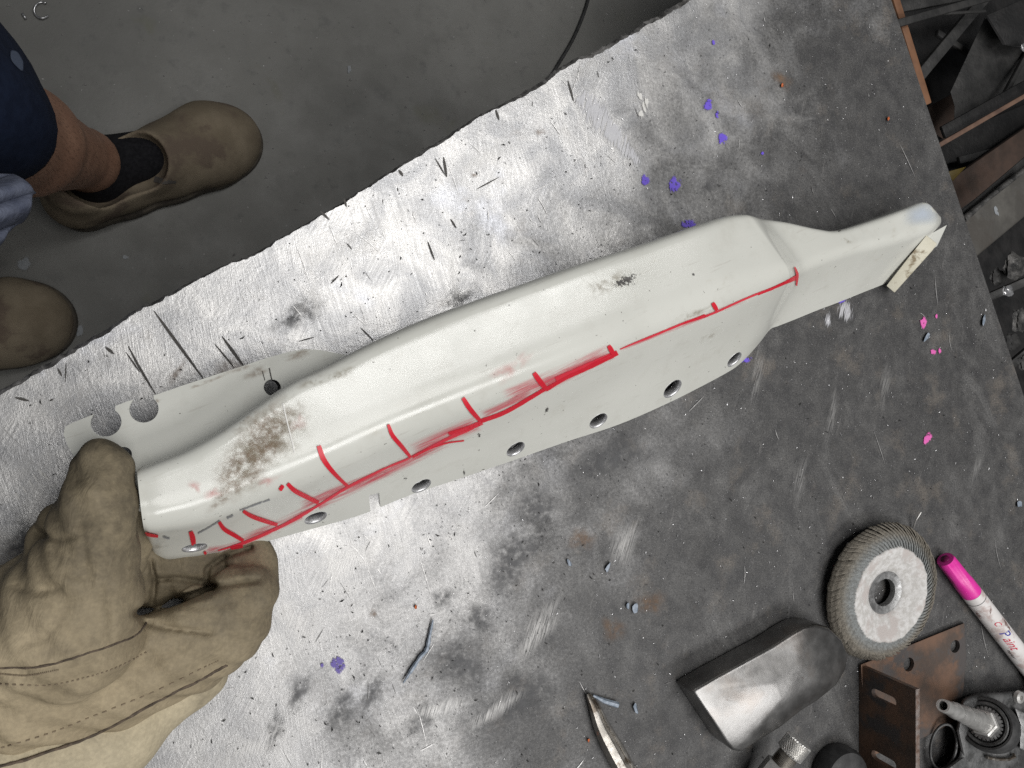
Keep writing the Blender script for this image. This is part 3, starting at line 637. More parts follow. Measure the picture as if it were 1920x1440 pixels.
# web that ties flange and shell together, and the folded end tab
def end_piece(name, px, z0, z1, mat, bev=0.0008): return autosmooth(bmobj(name, prism_bm([P(u, v, z0) for u, v in px], [P(u, v, z1) for u, v in px], bevel=bev), mat, panel))
def slope_piece(name, pts, th, mat): return autosmooth(bmobj(name, prism_bm([P(u, v, z - th) for u, v, z in pts], [P(u, v, z) for u, v, z in pts], bevel=0.0007), mat, panel))
slope_piece('end_tab', [(1728, 448, .034), (1776, 421, .034), (1757, 462, .028), (1744, 470, .027)], .002, M_paint)
slope_piece('taped_end', [(1737, 441, .0375), (1757, 457, .0375), (1748, 470, .034), (1677, 549, .009), (1662, 536, .009), (1700, 487, .023)], .0028, M_tape)
dgm = shell.data; bv_shell = BVHTree.FromPolygons([v.co for v in dgm.vertices], [p.vertices for p in dgm.polygons])
fdm = flange.data; bv_fl = BVHTree.FromPolygons([v.co for v in fdm.vertices], [p.vertices for p in fdm.polygons])
rb = lambda pts, w, mat, name='marker_line', off=0.0004, **k: ribbon(pts, w, name, mat, panel, surf=bv_shell, off=off, **k)
# smears first, then lines, then ticks
for pts, w in (([(440, 1020), (520, 985), (600, 945), (690, 900), (770, 862), (850, 820)], 26), ([(560, 950), (640, 915), (740, 880)], 22), ([(770, 850), (840, 815), (900, 790)], 40), ([(940, 745), (1040, 705), (1150, 655)], 34), ([(380, 1032), (440, 1022), (520, 985)], 16), ([(1010, 730), (1090, 690), (1150, 660)], 26), ([(900, 780), (1000, 735)], 20)):
    rb(pts, w, M_smear, 'ink_smear', 0.0003)
for pts, w, mt in (([(405, 1032), (450, 1018), (520, 988), (590, 950), (652, 912), (715, 880), (772, 856)], [3, 5, 6, 6, 7, 6, 5], M_redthin), ([(440, 1025), (500, 1000), (560, 970), (600, 944)], 4, M_redthin),
                   ([(772, 856), (800, 842), (835, 830), (870, 825)], [6, 5, 3.5, 3], M_red), ([(772, 855), (830, 826), (870, 806), (905, 790)], [4, 7, 14, 12], M_redthin), ([(840, 812), (870, 804), (900, 793)], [6, 11, 8], M_red),
                   ([(900, 789), (950, 770), (1022, 728)], [9, 9, 8], M_red), ([(1022, 730), (1060, 708), (1105, 687), (1158, 660)], [9, 7, 9, 10], M_red), ([(1040, 712), (1090, 690), (1150, 664)], 14, M_redthin),
                   ([(1160, 655), (1200, 638), (1240, 622), (1290, 602), (1328, 590)], [3, 4, 5, 6, 6], M_redthin), ([(1280, 606), (1322, 591)], [3, 7], M_red), ([(1318, 594), (1350, 581), (1380, 567), (1420, 550), (1450, 540)], [5, 5, 5, 5, 6], M_redthin), ([(1160, 655), (1230, 628), (1310, 597), (1400, 560)], 9, M_smear), ([(1420, 551), (1445, 541), (1470, 530), (1494, 519)], [5, 5, 6, 10], M_red)):
    rb(pts, w, mt, 'marker_line', 0.00055, wob=0.06)
for pts, w in (([(262, 993), (280, 1000), (297, 1003)], 7), ([(357, 994), (361, 1006), (363, 1020)], 11), ([(410, 976), (420, 990), (440, 1002), (456, 1012)], 9), ([(455, 956), (472, 966), (500, 976), (520, 982)], 9), ([(524, 911), (530, 915)], 13), ([(538, 905), (552, 918), (575, 930), (597, 941)], 10),
               ([(597, 835), (606, 860), (625, 885), (652, 911)], [12, 11, 9, 8]), ([(727, 795), (735, 815), (752, 835), (770, 857)], [8, 9, 9, 8]), ([(867, 745), (880, 765), (900, 788)], 10), ([(1000, 698), (1010, 712), (1024, 729)], 11), ([(1140, 647), (1150, 664)], 10), ([(1335, 567), (1343, 581)], 9), ([(1488, 501), (1493, 515), (1492, 535)], [4, 6, 4]), ([(383, 1032), (386, 1037)], 6), ([(432, 1026), (455, 1022)], 7)):
    rb(pts, w, M_red, 'marker_tick', 0.0008, n=14, taper=0.25)
for pts, w in (([(305, 1004), (318, 1008)], 6), ([(370, 999), (395, 985), (412, 974)], 4), ([(425, 970), (437, 964)], 6), ([(448, 956), (480, 944), (506, 935)], 4.5)): rb(pts, w, M_pencil, 'pencil_line', 0.0006)
for u, v, a, b, r, m in ((490, 835, 135, 66, -50, M_grimesoft), (480, 850, 120, 60, -50, M_grimesoft), (505, 800, 90, 52, -50, M_grime), (480, 850, 100, 50, -52, M_grime), (440, 900, 60, 40, -45, M_grime), (545, 775, 40, 40, 0, M_grimesoft), (415, 935, 30, 20, -40, M_grime), (560, 795, 16, 22, 10, M_pink), (400, 925, 20, 14, 0, M_pink), (365, 910, 14, 14, 0, M_pink), (505, 900, 26, 10, -30, M_pink), (590, 716, 40, 14, -25, M_grimesoft), (640, 700, 40, 14, -25, M_grimesoft), (1174, 527, 30, 14, -10, M_scuff), (1166, 530, 18, 8, 0, M_scuff), (1300, 590, 60, 8, -20, M_grimesoft), (1330, 630, 24, 7, -20, M_grimesoft), (960, 690, 60, 16, -40, M_pink), (1140, 530, 60, 30, 0, M_grimesoft), (300, 1020, 20, 14, 0, M_grimesoft), (1590, 452, 14, 5, 10, M_grimesoft)):
    blob(u, v, a, b, 'grime_patch' if m is not M_pink else 'red_rub', m, panel, r, 0.4, surf=bv_shell, off=0.0002 + random.random() * 0.00008, rings=8, n=36)
M_bluetint = decal_mat('thin_blue_film', (0.52, 0.58, 0.68), (0.56, 0.62, 0.70), 0.75, 0.0, 60, 0.1, 0.5, 0.25, soft=True)
blob(1728, 402, 46, 26, 'blue_tint', M_bluetint, panel, -20, 0.15, surf=bv_shell, off=0.0003, rings=8)
rb([(530, 755), (538, 790), (548, 830), (552, 850)], 3.5, M_scratchw, 'pale_scratch', 0.0005)
for u, v, a, b in ((1025, 768, 5, 8), (898, 815, 4, 6), (1300, 515, 3, 4), (1040, 576, 2, 3), (890, 620, 2, 3), (870, 886, 3, 8), (760, 897, 6, 3), (700, 940, 4, 4), (1540, 427, 6, 2), (1574, 434, 4, 3)):
    blob(u, v, a, b, 'paint_chip', M_scuff, panel, 0, 0.3, surf=bv_shell, off=0.0004, rings=3, n=14)
for pts, w in (([(505, 690), (508, 705), (511, 716)], 2.5), ([(492, 696), (497, 714)], 1.6)): ribbon(pts, w, 'paint_crack', M_groove, panel, surf=bv_fl, off=0.0004)
for u, v, a, b in ((560, 665, 40, 9), (450, 692, 40, 6), (400, 712, 30, 5), (480, 700, 40, 10), (365, 725, 12, 4), (295, 752, 10, 5)): blob(u, v, a, b, 'grime_patch', M_grime, panel, -20, 0.3, surf=bv_fl, off=0.0003, rings=5, n=24)

# ------------------------------------------------------------------ person: legs, boots, shorts, glove
person = thing('person', 'person in navy shorts, black socks and tan slip-on boots gripping panel with leather glove', 'person', (-0.2, 0.25, FZ))
AN = P(160, 300, -0.665); CF = P(38, 262, -0.47); KN = P(-95, 226, -0.31); HIPL = Vector((-0.36, 0.26, 0.12))
AN2 = P(-141, 612, -0.665); KN2 = Vector((-0.33, 0.05, -0.29)); HIPR = Vector((-0.42, 0.07, 0.12)); PEL = Vector((-0.42, 0.17, 0.17))
legs = [(AN + Vector((0.005, 0, -0.045)), 0.034), (AN, 0.037), (CF, 0.056), (KN, 0.060), (HIPL, 0.085), (PEL, 0.10)]
legs2 = [(AN2 + Vector((0.005, 0, -0.045)), 0.034), (AN2, 0.037), (AN2.lerp(KN2, 0.55), 0.058), (KN2, 0.058), (HIPR, 0.085), (PEL, 0.10)]
def body_sdf(p):
    d = None
    for ch in (legs, legs2):
        for (a, ra), (b, rb_) in zip(ch, ch[1:]):
            c = cone(p, a, b, ra, rb_); d = c if d is None else smin(d, c, 0.02)
    return d
v_, f_ = nets(body_sdf, (-0.56, -0.12, -0.74), (0.0, 0.48, 0.30), 0.008); mesh('legs', v_, f_, M_skin, person)
def sleeve(name, pts, mat, n=40, th=0.0025, wob=0.004, parent=None):
    rings = []
    pts = catmull(np.array([list(p) + [r] for p, r in pts]), 14)
    vs = []; ph = [random.uniform(0, 6) for _ in range(4)]
    for i, row in enumerate(pts):
        p = Vector(row[:3]); d = Vector(pts[min(i + 1, 13)][:3]) - Vector(pts[max(i - 1, 0)][:3]); Mx = frame(p, d, (0, 1, 0))
        for k in range(n):
            a = 2 * math.pi * k / n; r = row[3] + wob * (math.sin(3 * a + ph[0] + i * .3) + 0.6 * math.sin(5 * a + ph[1] - i * .4))
            vs.append(Mx @ Vector((r * math.cos(a), r * math.sin(a), 0)))
    fs = [(i * n + k, i * n + (k + 1) % n, (i + 1) * n + (k + 1) % n, (i + 1) * n + k) for i in range(13) for k in range(n)]
    o = mesh(name, vs, fs, mat, parent or person); m = o.modifiers.new('s', 'SOLIDIFY'); m.thickness = th; m.offset = 0; return o, pts
hemc = P(-112, 190, -0.33)
sh, _ = sleeve('shorts_leg', [(hemc, 0.080), (KN + Vector((-0.012, 0.012, 0.03)), 0.088), (HIPL.lerp(KN, 0.4), 0.105), (HIPL, 0.118)], M_navy)
bmh = tube_bm([hemc + Vector((0.0895 * math.cos(a), 0.0895 * math.sin(a), -0.002)) for a in np.linspace(0, 2 * math.pi, 40)], 0.0028, 6)
sbv = BVHTree.FromPolygons([x.co for x in sh.data.vertices], [x.vertices for x in sh.data.polygons])
blob(27, 114, 11, 22, 'pale_cloth_patch', decal_mat('pale_blue_patch', (0.09, 0.12, 0.19), (0.12, 0.15, 0.22), .9, .6, 300, .1, .3, .9), sh, -28, .12, surf=sbv, off=.0022)
sleeve('shorts_leg', [(KN2 + Vector((0, 0, -0.045)), 0.085), (KN2, 0.09), (HIPR.lerp(KN2, 0.4), 0.105), (HIPR, 0.118)], M_navy)
bmh.free()
# sock and boot
def boot(heel_px, toe_px, detail, name='boot'):
    hz = FZ + 0.03; h0 = P(*heel_px, hz); t0 = P(*toe_px, hz); ax = (t0 - h0); ax.z = 0; Lb = ax.length; ax.normalize(); sd = Vector((-ax.y, ax.x, 0))
    at = lambda f, s, z: np.array(h0 + ax * (Lb * f) + sd * s + Vector((0, 0, z - 0.03)))
    segs = [(at(.10, .0, .045), at(.30, .0, .045), .040, .041), (at(.30, 0, .042), at(.52, .002, .036), .041, .048), (at(.52, .002, .036), at(.74, .004, .031), .048, .055), (at(.74, .004, .031), at(.84, .0, .028), .055, .047), (at(.08, 0, .05), at(.12, 0, .10), .038, .040), (at(.2, 0, .07), at(.42, 0, .085), .042, .034), (at(.42, 0, .085), at(.75, 0, .03), .034, .05)]
    def sdf(p):
        d = None
        for a, b, ra, rb_ in segs:
            c = cone(p, a, b, ra, rb_); d = c if d is None else smin(d, c, 0.022)
        d = smax(d, (FZ + 0.014) - p[..., 2], 0.006)
        op = cone(p, at(.20, 0, .085), at(.17, 0, .22), .034, .045); op2 = cone(p, at(.385, 0, .098), at(.33, 0, .24), .037, .06); op3 = cone(p, at(.18, 0, .10), at(.385, 0, .105), .036, .038)
        d = smax(d, -smin(smin(op, op2, 0.02), op3, 0.012), 0.005)
        return d
    lo = np.minimum(np.array(h0), np.array(t0)) - 0.09; hi = np.maximum(np.array(h0), np.array(t0)) + 0.09; lo[2] = FZ - 0.005; hi[2] = FZ + 0.17
    v, f = nets(sdf, lo, hi, 0.0032); b = mesh(name, v, f, M_suede, person)
    def ssdf(p):
        d = None
        for a, bb, ra, rb_ in segs[:4]:
            a = a.copy(); bb = bb.copy(); a[2] = bb[2] = FZ + 0.012; c = cone(p, a, bb, ra + .0035, rb_ + .0035); d = c if d is None else smin(d, c, 0.02)
        d = smax(d, p[..., 2] - (FZ + 0.024), 0.004); return smax(d, FZ + 0.0005 - p[..., 2], 0.002)
    v, f = nets(ssdf, lo - 0.005, np.array([hi[0] + .005, hi[1] + .005, FZ + 0.04]), 0.0035); mesh('sole', v, f, M_sole, b)
    bb = BVHTree.FromObject(b, bpy.context.evaluated_depsgraph_get()) if False else BVHTree.FromPolygons([x.co for x in b.data.vertices], [x.vertices for x in b.data.polygons])
    return b, bb, at
bt, bbv, at1 = boot((112, 388), (484, 238), True)
def on(bvh, pts, w, name, mat, parent, off=0.0008, **k): return ribbon(pts, w, name, mat, parent, surf=bvh, off=off, **k)
M_goref = decal_mat('grey_elastic_panel', (0.085, 0.077, 0.07), (0.11, 0.10, 0.092), 1.0, 0.93, 300, 0.0, 0.05, 0.95)
on(bbv, [(220, 240), (240, 232), (262, 220), (272, 216)], [16, 20, 8, 5], 'elastic_gore', M_goref, bt)
on(bbv, [(290, 336), (306, 340), (330, 341)], [12, 10, 4], 'elastic_gore', M_goref, bt)
bt2, _, _ = boot((-245, 665), (118, 590), False)
def sockm(an, toe_dir, name='sock'):
    def sd(p):
        d = cone(p, np.array(an) + (0.012, -0.004, -0.055), np.array(an) + (0.0, 0, -0.012), 0.042, 0.041)
        return smin(d, cone(p, np.array(an) + (0.0, 0, -0.05), np.array(an) + toe_dir * 0.092 + (0, 0, -0.050), 0.042, 0.034), 0.015)
    v, f = nets(sd, np.array(an) - 0.12, np.array(an) + (0.14, 0.12, 0.05), 0.004); return mesh(name, v, f, M_sock, person)
td = np.array((0.93, 0.35, 0)); sockm(AN, td); sockm(AN2, np.array((0.97, 0.2, 0)))
# faded cloth hanging at the left rim (shirt hem)
hv = []; nx, ny = 14, 22
for j in range(ny):
    for i in range(nx):
        t = i / (nx - 1); s = j / (ny - 1)
        e = catmull([(2, 322), (38, 338), (60, 352), (64, 366), (52, 392), (28, 428), (0, 452), (-30, 470)], ny)[j]
        u = e[0] - 140 * (1 - t); v = e[1] + 25 * (1 - t); z = -0.16 + 0.012 * math.sin(7 * s * 3.1 + 3 * t) + 0.05 * (1 - t)
        hv.append(P(u, v, z))
def torso(p):
    d = cone(p, (-0.42, 0.24, 0.12), (-0.42, 0.10, 0.12), .125, .125); d = smin(d, cone(p, (-0.42, 0.17, 0.15), (-0.40, 0.17, 0.52), .155, .165), .05)
    return smin(d, cone(p, (-0.40, 0.32, 0.60), (-0.40, 0.02, 0.60), .085, .085), .06)
tv, tf = nets(torso, (-0.64, -0.14, -0.06), (-0.18, 0.46, 0.72), 0.014); mesh('shirt', tv, tf, M_bluegrey, person)
o = mesh('shirt_hem', hv, [(j * nx + i, j * nx + i + 1, (j + 1) * nx + i + 1, (j + 1) * nx + i) for j in range(ny - 1) for i in range(nx - 1)], M_bluegrey, person)
m = o.modifiers.new('s', 'SOLIDIFY'); m.thickness = 0.004; m2 = o.modifiers.new('ss', 'SUBSURF'); m2.levels = m2.render_levels = 1

# glove ------------------------------------------------------------------
thumb = chain([(192, 882, .083, 50), (186, 930, .086, 60), (172, 1000, .086, 74), (160, 1070, .082, 90), (128, 1170, .072, 128)])
back = chain([(128, 1170, .066, 120), (20, 1200, .058, 130), (-160, 1260, .054, 130)])
fold1 = chain([(112, 985, .062, 34), (95, 1050, .058, 44)])
fold2 = chain([(60, 1100, .052, 40), (20, 1110, .050, 36)])
indexf = chain([(268, 1182, .058, 36), (335, 1160, .056, 42), (410, 1136, .050, 48), (462, 1112, .042, 54)])
tipf = chain([(470, 1112, .036, 48), (472, 1062, .026, 46), (445, 1020, .020, 44), (430, 980, .018, 42)])
mid1 = chain([(365, 1120, .021, 46), (338, 1060, .021, 48), (330, 990, .019, 44)])
mid2 = chain([(290, 1130, .024, 42), (275, 1050, .026, 44), (285, 980, .022, 40)])
mid3 = chain([(405, 1112, .020, 44), (392, 1055, .020, 46), (384, 990, .018, 42)])
idx0 = chain([(258, 1040, .045, 28), (254, 960, .050, 26), (248, 925, .052, 20)])
palm = chain([(60, 1260, .050, 130), (220, 1250, .048, 90), (340, 1200, .046, 80), (420, 1160, .040, 82)])
heel = chain([(20, 1300, .042, 110), (200, 1290, .038, 85), (330, 1240, .032, 70), (390, 1205, .030, 72)])
def glove_sdf(p):
    d = chain_sdf(p, thumb); d = smin(d, chain_sdf(p, back), 0.014)
    d = smin(d, chain_sdf(p, fold1), 0.006); d = smin(d, chain_sdf(p, fold2), 0.008)
    q = chain_sdf(p, palm); q = smin(q, chain_sdf(p, heel), 0.012); q = smin(q, chain_sdf(p, indexf), 0.007); q = smin(q, chain_sdf(p, tipf), 0.0022)
    k = smin(chain_sdf(p, mid1), chain_sdf(p, mid2), 0.0015); k = smin(k, chain_sdf(p, mid3), 0.002); k = np.minimum(k, chain_sdf(p, idx0)); q = smin(q, k, 0.0012)
    d = smin(d, q, 0.0045)
    # leather bags and wrinkles
    w = 0.0011 * np.sin(p[..., 0] * 160 + 3 * np.sin(p[..., 1] * 70)) * np.sin(p[..., 1] * 130 + 1.0) + 0.0007 * np.sin(p[..., 0] * 330 + p[..., 1] * 240 + p[..., 2] * 200)
    q = p - np.array((0, 0, H)); dep = q @ np.array(cf); uu = 960 + F * (q @ np.array(cr)) / dep; vv = 720 - F * (q @ np.array(cu)) / dep
    for pl, dp, sg_ in CREASE:
        ds = None
        for a, b in zip(pl, pl[1:]):
            ax_, ay_ = a; bx, by = b[0] - ax_, b[1] - ay_; t = np.clip(((uu - ax_) * bx + (vv - ay_) * by) / (bx * bx + by * by), 0, 1)
            e = np.hypot(uu - ax_ - t * bx, vv - ay_ - t * by); ds = e if ds is None else np.minimum(ds, e)
        w = w + dp * np.exp(-(ds / sg_) ** 2)
    c = SEAM1; side = np.interp(uu, [a[0] for a in c], [a[1] for a in c]) - vv      # upper leather laps over the lower one
    w = w - 0.0016 * np.clip(side / 5 + 0.5, 0, 1) * np.clip((275 - uu) / 12, 0, 1)
    return smax(d + w, 0.0012 - p[..., 2], 0.004)
SEAM1 = [(-200, 1256), (0, 1252), (80, 1248), (160, 1225), (230, 1201), (258, 1187), (274, 1167)]
CREASE = [([(258, 1148), (300, 1138), (345, 1124), (398, 1102)], .0085, 9), ([(398, 1102), (450, 1092), (482, 1088)], .0030, 6), ([(268, 1166), (320, 1178), (392, 1186)], .0030, 6), ([(150, 985), (158, 1030), (166, 1100)], .0018, 9), ([(70, 998), (100, 1012), (140, 1006)], .0022, 7), ([(100, 1030), (112, 1070), (150, 1082)], .0014, 8),
          ([(286, 1128), (290, 1090), (282, 1050)], .0055, 5), ([(388, 1100), (388, 1066), (420, 1044), (470, 1026)], .0050, 5), ([(290, 1088), (330, 1084), (380, 1092)], .0035, 5), ([(30, 1098), (70, 1110), (110, 1100)], .0018, 8), ([(200, 1100), (212, 1150), (205, 1190)], .0012, 8), ([(330, 1130), (380, 1140), (430, 1130)], .0010, 8), ([(150, 900), (190, 910), (230, 902)], .0008, 8), ([(120, 1140), (90, 1190), (40, 1210)], .0014, 10)]
lo = np.array(P(-190, 1420, 0)); lo = np.array((min(lo[0], -0.30), -0.30, -0.002)); hi = np.array((0.06, 0.0, 0.125))
v_, f_ = nets(glove_sdf, lo, hi, 0.00135)
glove = mesh('glove', v_, f_, M_leather, person)
sm = glove.modifiers.new('sm', 'SMOOTH'); sm.iterations = 1; sm.factor = 0.5; apply_mods(glove)
gbv = BVHTree.FromPolygons([x.co for x in glove.data.vertices], [x.vertices for x in glove.data.polygons])
cuffc = chain([(-150, 1430, .046, 130), (60, 1420, .040, 110), (190, 1370, .032, 86), (300, 1312, .026, 62), (385, 1262, .022, 44)])
cuffd = chain([(-150, 1560, .046, 130), (60, 1500, .036, 110), (190, 1400, .030, 70)])
v_, f_ = nets(lambda p: smax(smin(chain_sdf(p, cuffc), chain_sdf(p, cuffd), 0.02) + 0.0008 * np.sin(p[..., 0] * 190 + 40 * p[..., 1]), 0.0012 - p[..., 2], 0.004), (-0.34, -0.40, -0.002), (0.06, -0.05, 0.10), 0.0022)
cuff = mesh('cuff', v_, f_, M_cuff, glove); cbv = BVHTree.FromPolygons([x.co for x in cuff.data.vertices], [x.vertices for x in cuff.data.polygons])
class Both:
    def __init__(s, *b): s.b = b
    def ray_cast(s, o, d):
        hs = [x.ray_cast(o, d) for x in s.b]; hs = [x for x in hs if x[0] is not None]
        return min(hs, key=lambda x: x[3]) if hs else (None, None, None, None)
gb = Both(gbv, cbv)
def seam(pts, r, mat, name, lift=0.0):
    c = catmull(pts, 50); ps = []
    for u, v in c:
        h = gb.ray_cast(Vector((0, 0, H)), ray(u, v + random.uniform(-.8, .8)).normalized())
        if h[0] is not None: ps.append(h[0] + Vector((0, 0, lift)))
    return bmobj(name, tube_bm(ps, [r * random.uniform(0.8, 1.25) for _ in ps], 6), mat, glove, True)
seam([(-60, 1254), (0, 1252), (80, 1249), (160, 1226), (230, 1202), (258, 1188), (274, 1168)], 0.0006, M_seam, 'seam')
seam([(-40, 1448), (60, 1420), (180, 1376), (300, 1312), (380, 1272), (425, 1246)], 0.0009, M_seam, 'seam')
sb = bmesh.new()
for pts in ([(-40, 1284), (0, 1282), (90, 1284), (160, 1270), (220, 1250), (275, 1222)], [(-40, 1415), (0, 1402), (90, 1375), (180, 1340), (280, 1300), (380, 1252), (410, 1238)], [(0, 1263), (50, 1266), (110, 1256)]):
    c = catmull(pts, 70)
    for i in range(0, 69, 2):
        hs = [gb.ray_cast(Vector((0, 0, H)), ray(*c[k]).normalized()) for k in (i, i + 1)]
        if all(h[0] is not None for h in hs): tube_bm([hs[0][0] + hs[0][1] * 0.0002, hs[0][0].lerp(hs[1][0], 0.85) + hs[1][1] * 0.0002], 0.00045, 5, sb)
st_ = bmobj('stitching', sb, M_thread, glove); st_['kind'] = 'stuff'

# ------------------------------------------------------------------ tools at the lower right
# steel dolly block
top = [(1299, 1297), (1345, 1270), (1400, 1240), (1450, 1213), (1488, 1188), (1508, 1177), (1530, 1172), (1556, 1178), (1580, 1200), (1592, 1228), (1588, 1256), (1570, 1286), (1535, 1315), (1503, 1335), (1464, 1366), (1391, 1411), (1375, 1409), (1364, 1396)]
zt = 0.024
tp = [P(u, v, zt) for u, v in top]; bt_ = [Vector((p.x, p.y, 0.0006)) for p in tp]
bm = prism_bm(bt_, tp, bevel=0.0026, seg=3)
tf_ = max(bm.faces, key=lambda f: f.calc_center_median().z * (len(f.verts) > 8)); cen = tf_.calc_center_median()
loop = list(tf_.verts); bm.faces.remove(tf_); prev = loop; dax = (P(1560, 1200, zt) - P(1330, 1350, zt)).normalized()
for t_ in (0.9, 0.78, 0.62, 0.44, 0.24):
    cur = []
    for q in loop:
        c_ = cen.lerp(q.co, t_); x_ = (c_ - cen).dot(dax) / 0.06; c_.z += 0.0062 * (1 - t_ ** 2); cur.append(bm.verts.new(c_))
    for i in range(len(loop)): bm.faces.new((prev[i], prev[(i + 1) % len(loop)], cur[(i + 1) % len(loop)], cur[i]))
    prev = cur
bm.faces.new(prev)
blk = autosmooth(bmobj('steel_dolly', bm, M_block), 50)
tag(blk, 'polished steel dolly block with one rounded end, left of the flap disc', 'steel block')
# angle bracket
Tb = 0.004; br = thing('angle_bracket', 'rusty steel angle bracket with slotted holes under the flap disc', 'bracket', tuple(P(1640, 1330)))
zT = 0.055
b0, b1 = P(1610, 1246, 0), P(1610, 1560, 0)
axd = (b1 - b0).normalized(); wd = Vector((-axd.y, axd.x, 0));
if wd.x < 0: wd = -wd
up = Vector((0, 0, 1)); Lv = (b1 - b0).length
vq = [b0, b1, b1 + up * zT, b0 + up * zT]
vert = bmobj('upright_leg', prism_bm([p + up * 0.0005 for p in vq], [p + wd * Tb + up * 0.0005 for p in vq]), [M_rust, M_rustedge], br)
cb = bmesh.new()
def slot(c_along, z0, z1, w):
    pts = []
    for k in range(9):
        a = math.pi * k / 8; pts.append((c_along + w * math.cos(a), z1 + w * math.sin(a)))
    for k in range(9):
        a = math.pi + math.pi * k / 8; pts.append((c_along + w * math.cos(a), z0 + w * math.sin(a)))
    prism_bm([b0 + axd * s + up * z - wd * 0.01 for s, z in pts], [b0 + axd * s + up * z + wd * 0.02 for s, z in pts], cb)
s1 = (P(1612, 1285, 0) - b0).dot(axd); s2 = (P(1612, 1398, 0) - b0).dot(axd)
slot(s1, 0.017, 0.034, 0.0036); slot(s2, 0.017, 0.034, 0.0036); cut(vert, cb)
for pl in vert.data.polygons:
    if pl.normal.z > 0.9 and pl.center.z > zT - 0.002: pl.material_index = 1
base_px = [(1614, 1246), (1690, 1216), (1808, 1168), (1812, 1230), (1806, 1300), (1792, 1352), (1722, 1388), (1624, 1420)]
base = bmobj('base_leg', prism_bm([P(u, v, 0.0008) for u, v in base_px], [P(u, v, Tb) for u, v in base_px], bevel=0.0006), M_rust, br)
cb = bmesh.new()
for u, v, r in ((1791, 1212, 11), (1704, 1246, 12)):
    p = P(u, v, Tb); lathe_bm([(r / pxs(p) * 1.1, -0.01), (r / pxs(p) * 1.1, 0.01)], 28, Matrix.Translation(p), bm=cb)
cut(base, cb)
# flap disc
fd = thing('flap_disc', 'worn round flap disc with white centre resting on rusty bracket', 'flap disc', tuple(P(1650, 1110, 0.006)))
DM = Matrix.Translation(P(1649, 1107, 0.0055)) @ Matrix.Rotation(R(5), 4, (P(1700, 1010) - P(1560, 1060)).normalized()) @ Matrix.Rotation(0.3, 4, 'Z')
k_ = 0.001
prof = [(35.5, 10.8), (40, 11.8), (45, 11.6), (50, 10.2), (54, 7.6), (56.5, 4.6), (57.2, 2.0), (56.5, 0.2)]
vs, fs = [], []
NF = 84
for k in range(NF):
    a0 = 2 * math.pi * k / NF + random.uniform(-.006, .006); i0 = len(vs); dr = random.uniform(-0.9, 0.5)
    for j, (r, z) in enumerate(prof):
        sw = 0.34 * ((r - 35) / 22) ** 1.3
        for m_, (da, lift) in enumerate(((-0.02, -1.2), (0.03, 0.25), (0.070, 1.1))):
            aa = a0 + da + sw; rr = r + (lift * 0.8 if r > 50 else 0) + (dr if j > 3 else 0); zz = z + lift * 0.75
            vs.append(DM @ Vector((rr * math.cos(aa) * k_, rr * math.sin(aa) * k_, zz * k_)))
    for j in range(len(prof) - 1):
        for m_ in range(2): q = i0 + j * 3 + m_; fs.append((q, q + 1, q + 4, q + 3))
        q = i0 + j * 3 + 2; pass
fl = mesh('abrasive_flaps', vs, fs, M_flapd, fd, smooth=False); fl['kind'] = 'stuff'; md = fl.modifiers.new('s', 'SOLIDIFY'); md.thickness = 0.0007; md.offset = 0
jit = lambda r, a, z: r * (1 + (0.012 * math.sin(7 * a) + 0.01 * math.sin(17 * a + 1) + 0.008 * math.sin(29 * a)) * (1 if r > .036 else 0))
bmobj('backing_plate', lathe_bm([(x * k_, z * k_) for x, z in ((39.5, 9.5), (39.8, 12.4), (38, 13.0), (34, 12.0), (28, 9.8), (22, 7.2), (17.0, 5.4), (17, 3), (39.5, 3))], 96, DM, closed=True, rmod=jit), M_fibre, fd, True)
autosmooth(bmobj('hub_ring', lathe_bm([(x * k_, z * k_) for x, z in ((18, 5.8), (17.4, 6.4), (16.6, 6.2), (16.0, 5.9), (13, 5.6), (11.6, 5.4), (11.2, 4.6), (11.2, 0.8), (18, 0.8))], 64, DM, closed=True), M_hub, fd), 40)
bmobj('core_ring', lathe_bm([(x * k_, z * k_) for x, z in ((54, 0.8), (54, 3.5), (38, 8.5), (21, 3), (21, 0.8))], 64, DM, closed=True), M_flap, fd)
# paint marker pen
pr = 0.0088; a0 = P(1772, 1048, pr + 0.0004); a1 = P(1960, 1290, pr + 0.0004); dirp = (a1 - a0).normalized(); PM = frame(a0, dirp, (0, 0, 1))
pen = thing('paint_marker', 'white paint marker pen with pink cap lying beside flap disc', 'marker pen', tuple(a0))
La = (a1 - a0).length; capL = (P(1819, 1111, pr) - a0).dot(dirp)
autosmooth(bmobj('cap', lathe_bm([(0.0040, 0.0), (0.0070, 0.0004), (0.0076, 0.002), (0.0080, capL * .5), (0.0085, capL * .7), (0.0086, capL), (0.0070, capL)], 40, PM, rmod=lambda r, a, z: r * (1 - (0.15 if (math.sin(4 * a) > 0.35 and 0.001 < z < capL * .62) else 0))), M_pencap, pen), 40)
bmobj('cap_socket', lathe_bm([(0.0036, -0.0006), (0.0036, 0.0003), (0.0018, 0.0005)], 24, PM), simple('dark_magenta', (0.16, 0.006, 0.07)), pen, True)
autosmooth(bmobj('barrel', lathe_bm([(0.0070, capL + .0001), (0.0086, capL + .0003), (0.0087, capL + 0.006), (0.0088, La), (0.0075, La + .004)], 48, PM), M_penbody, pen), 40)
bmobj('barrel_groove', lathe_bm([(0.00872, capL + 0.0075), (0.0089, capL + 0.0077), (0.0089, capL + 0.0080), (0.00872, capL + 0.0082)], 48, PM, closed=True), M_toolgrey, pen, True)
cdir = Vector((0, 0, H)) - (a0 + dirp * La * .6); loc = PM.inverted().to_3x3() @ cdir; A_c = math.atan2(loc.y, loc.x)
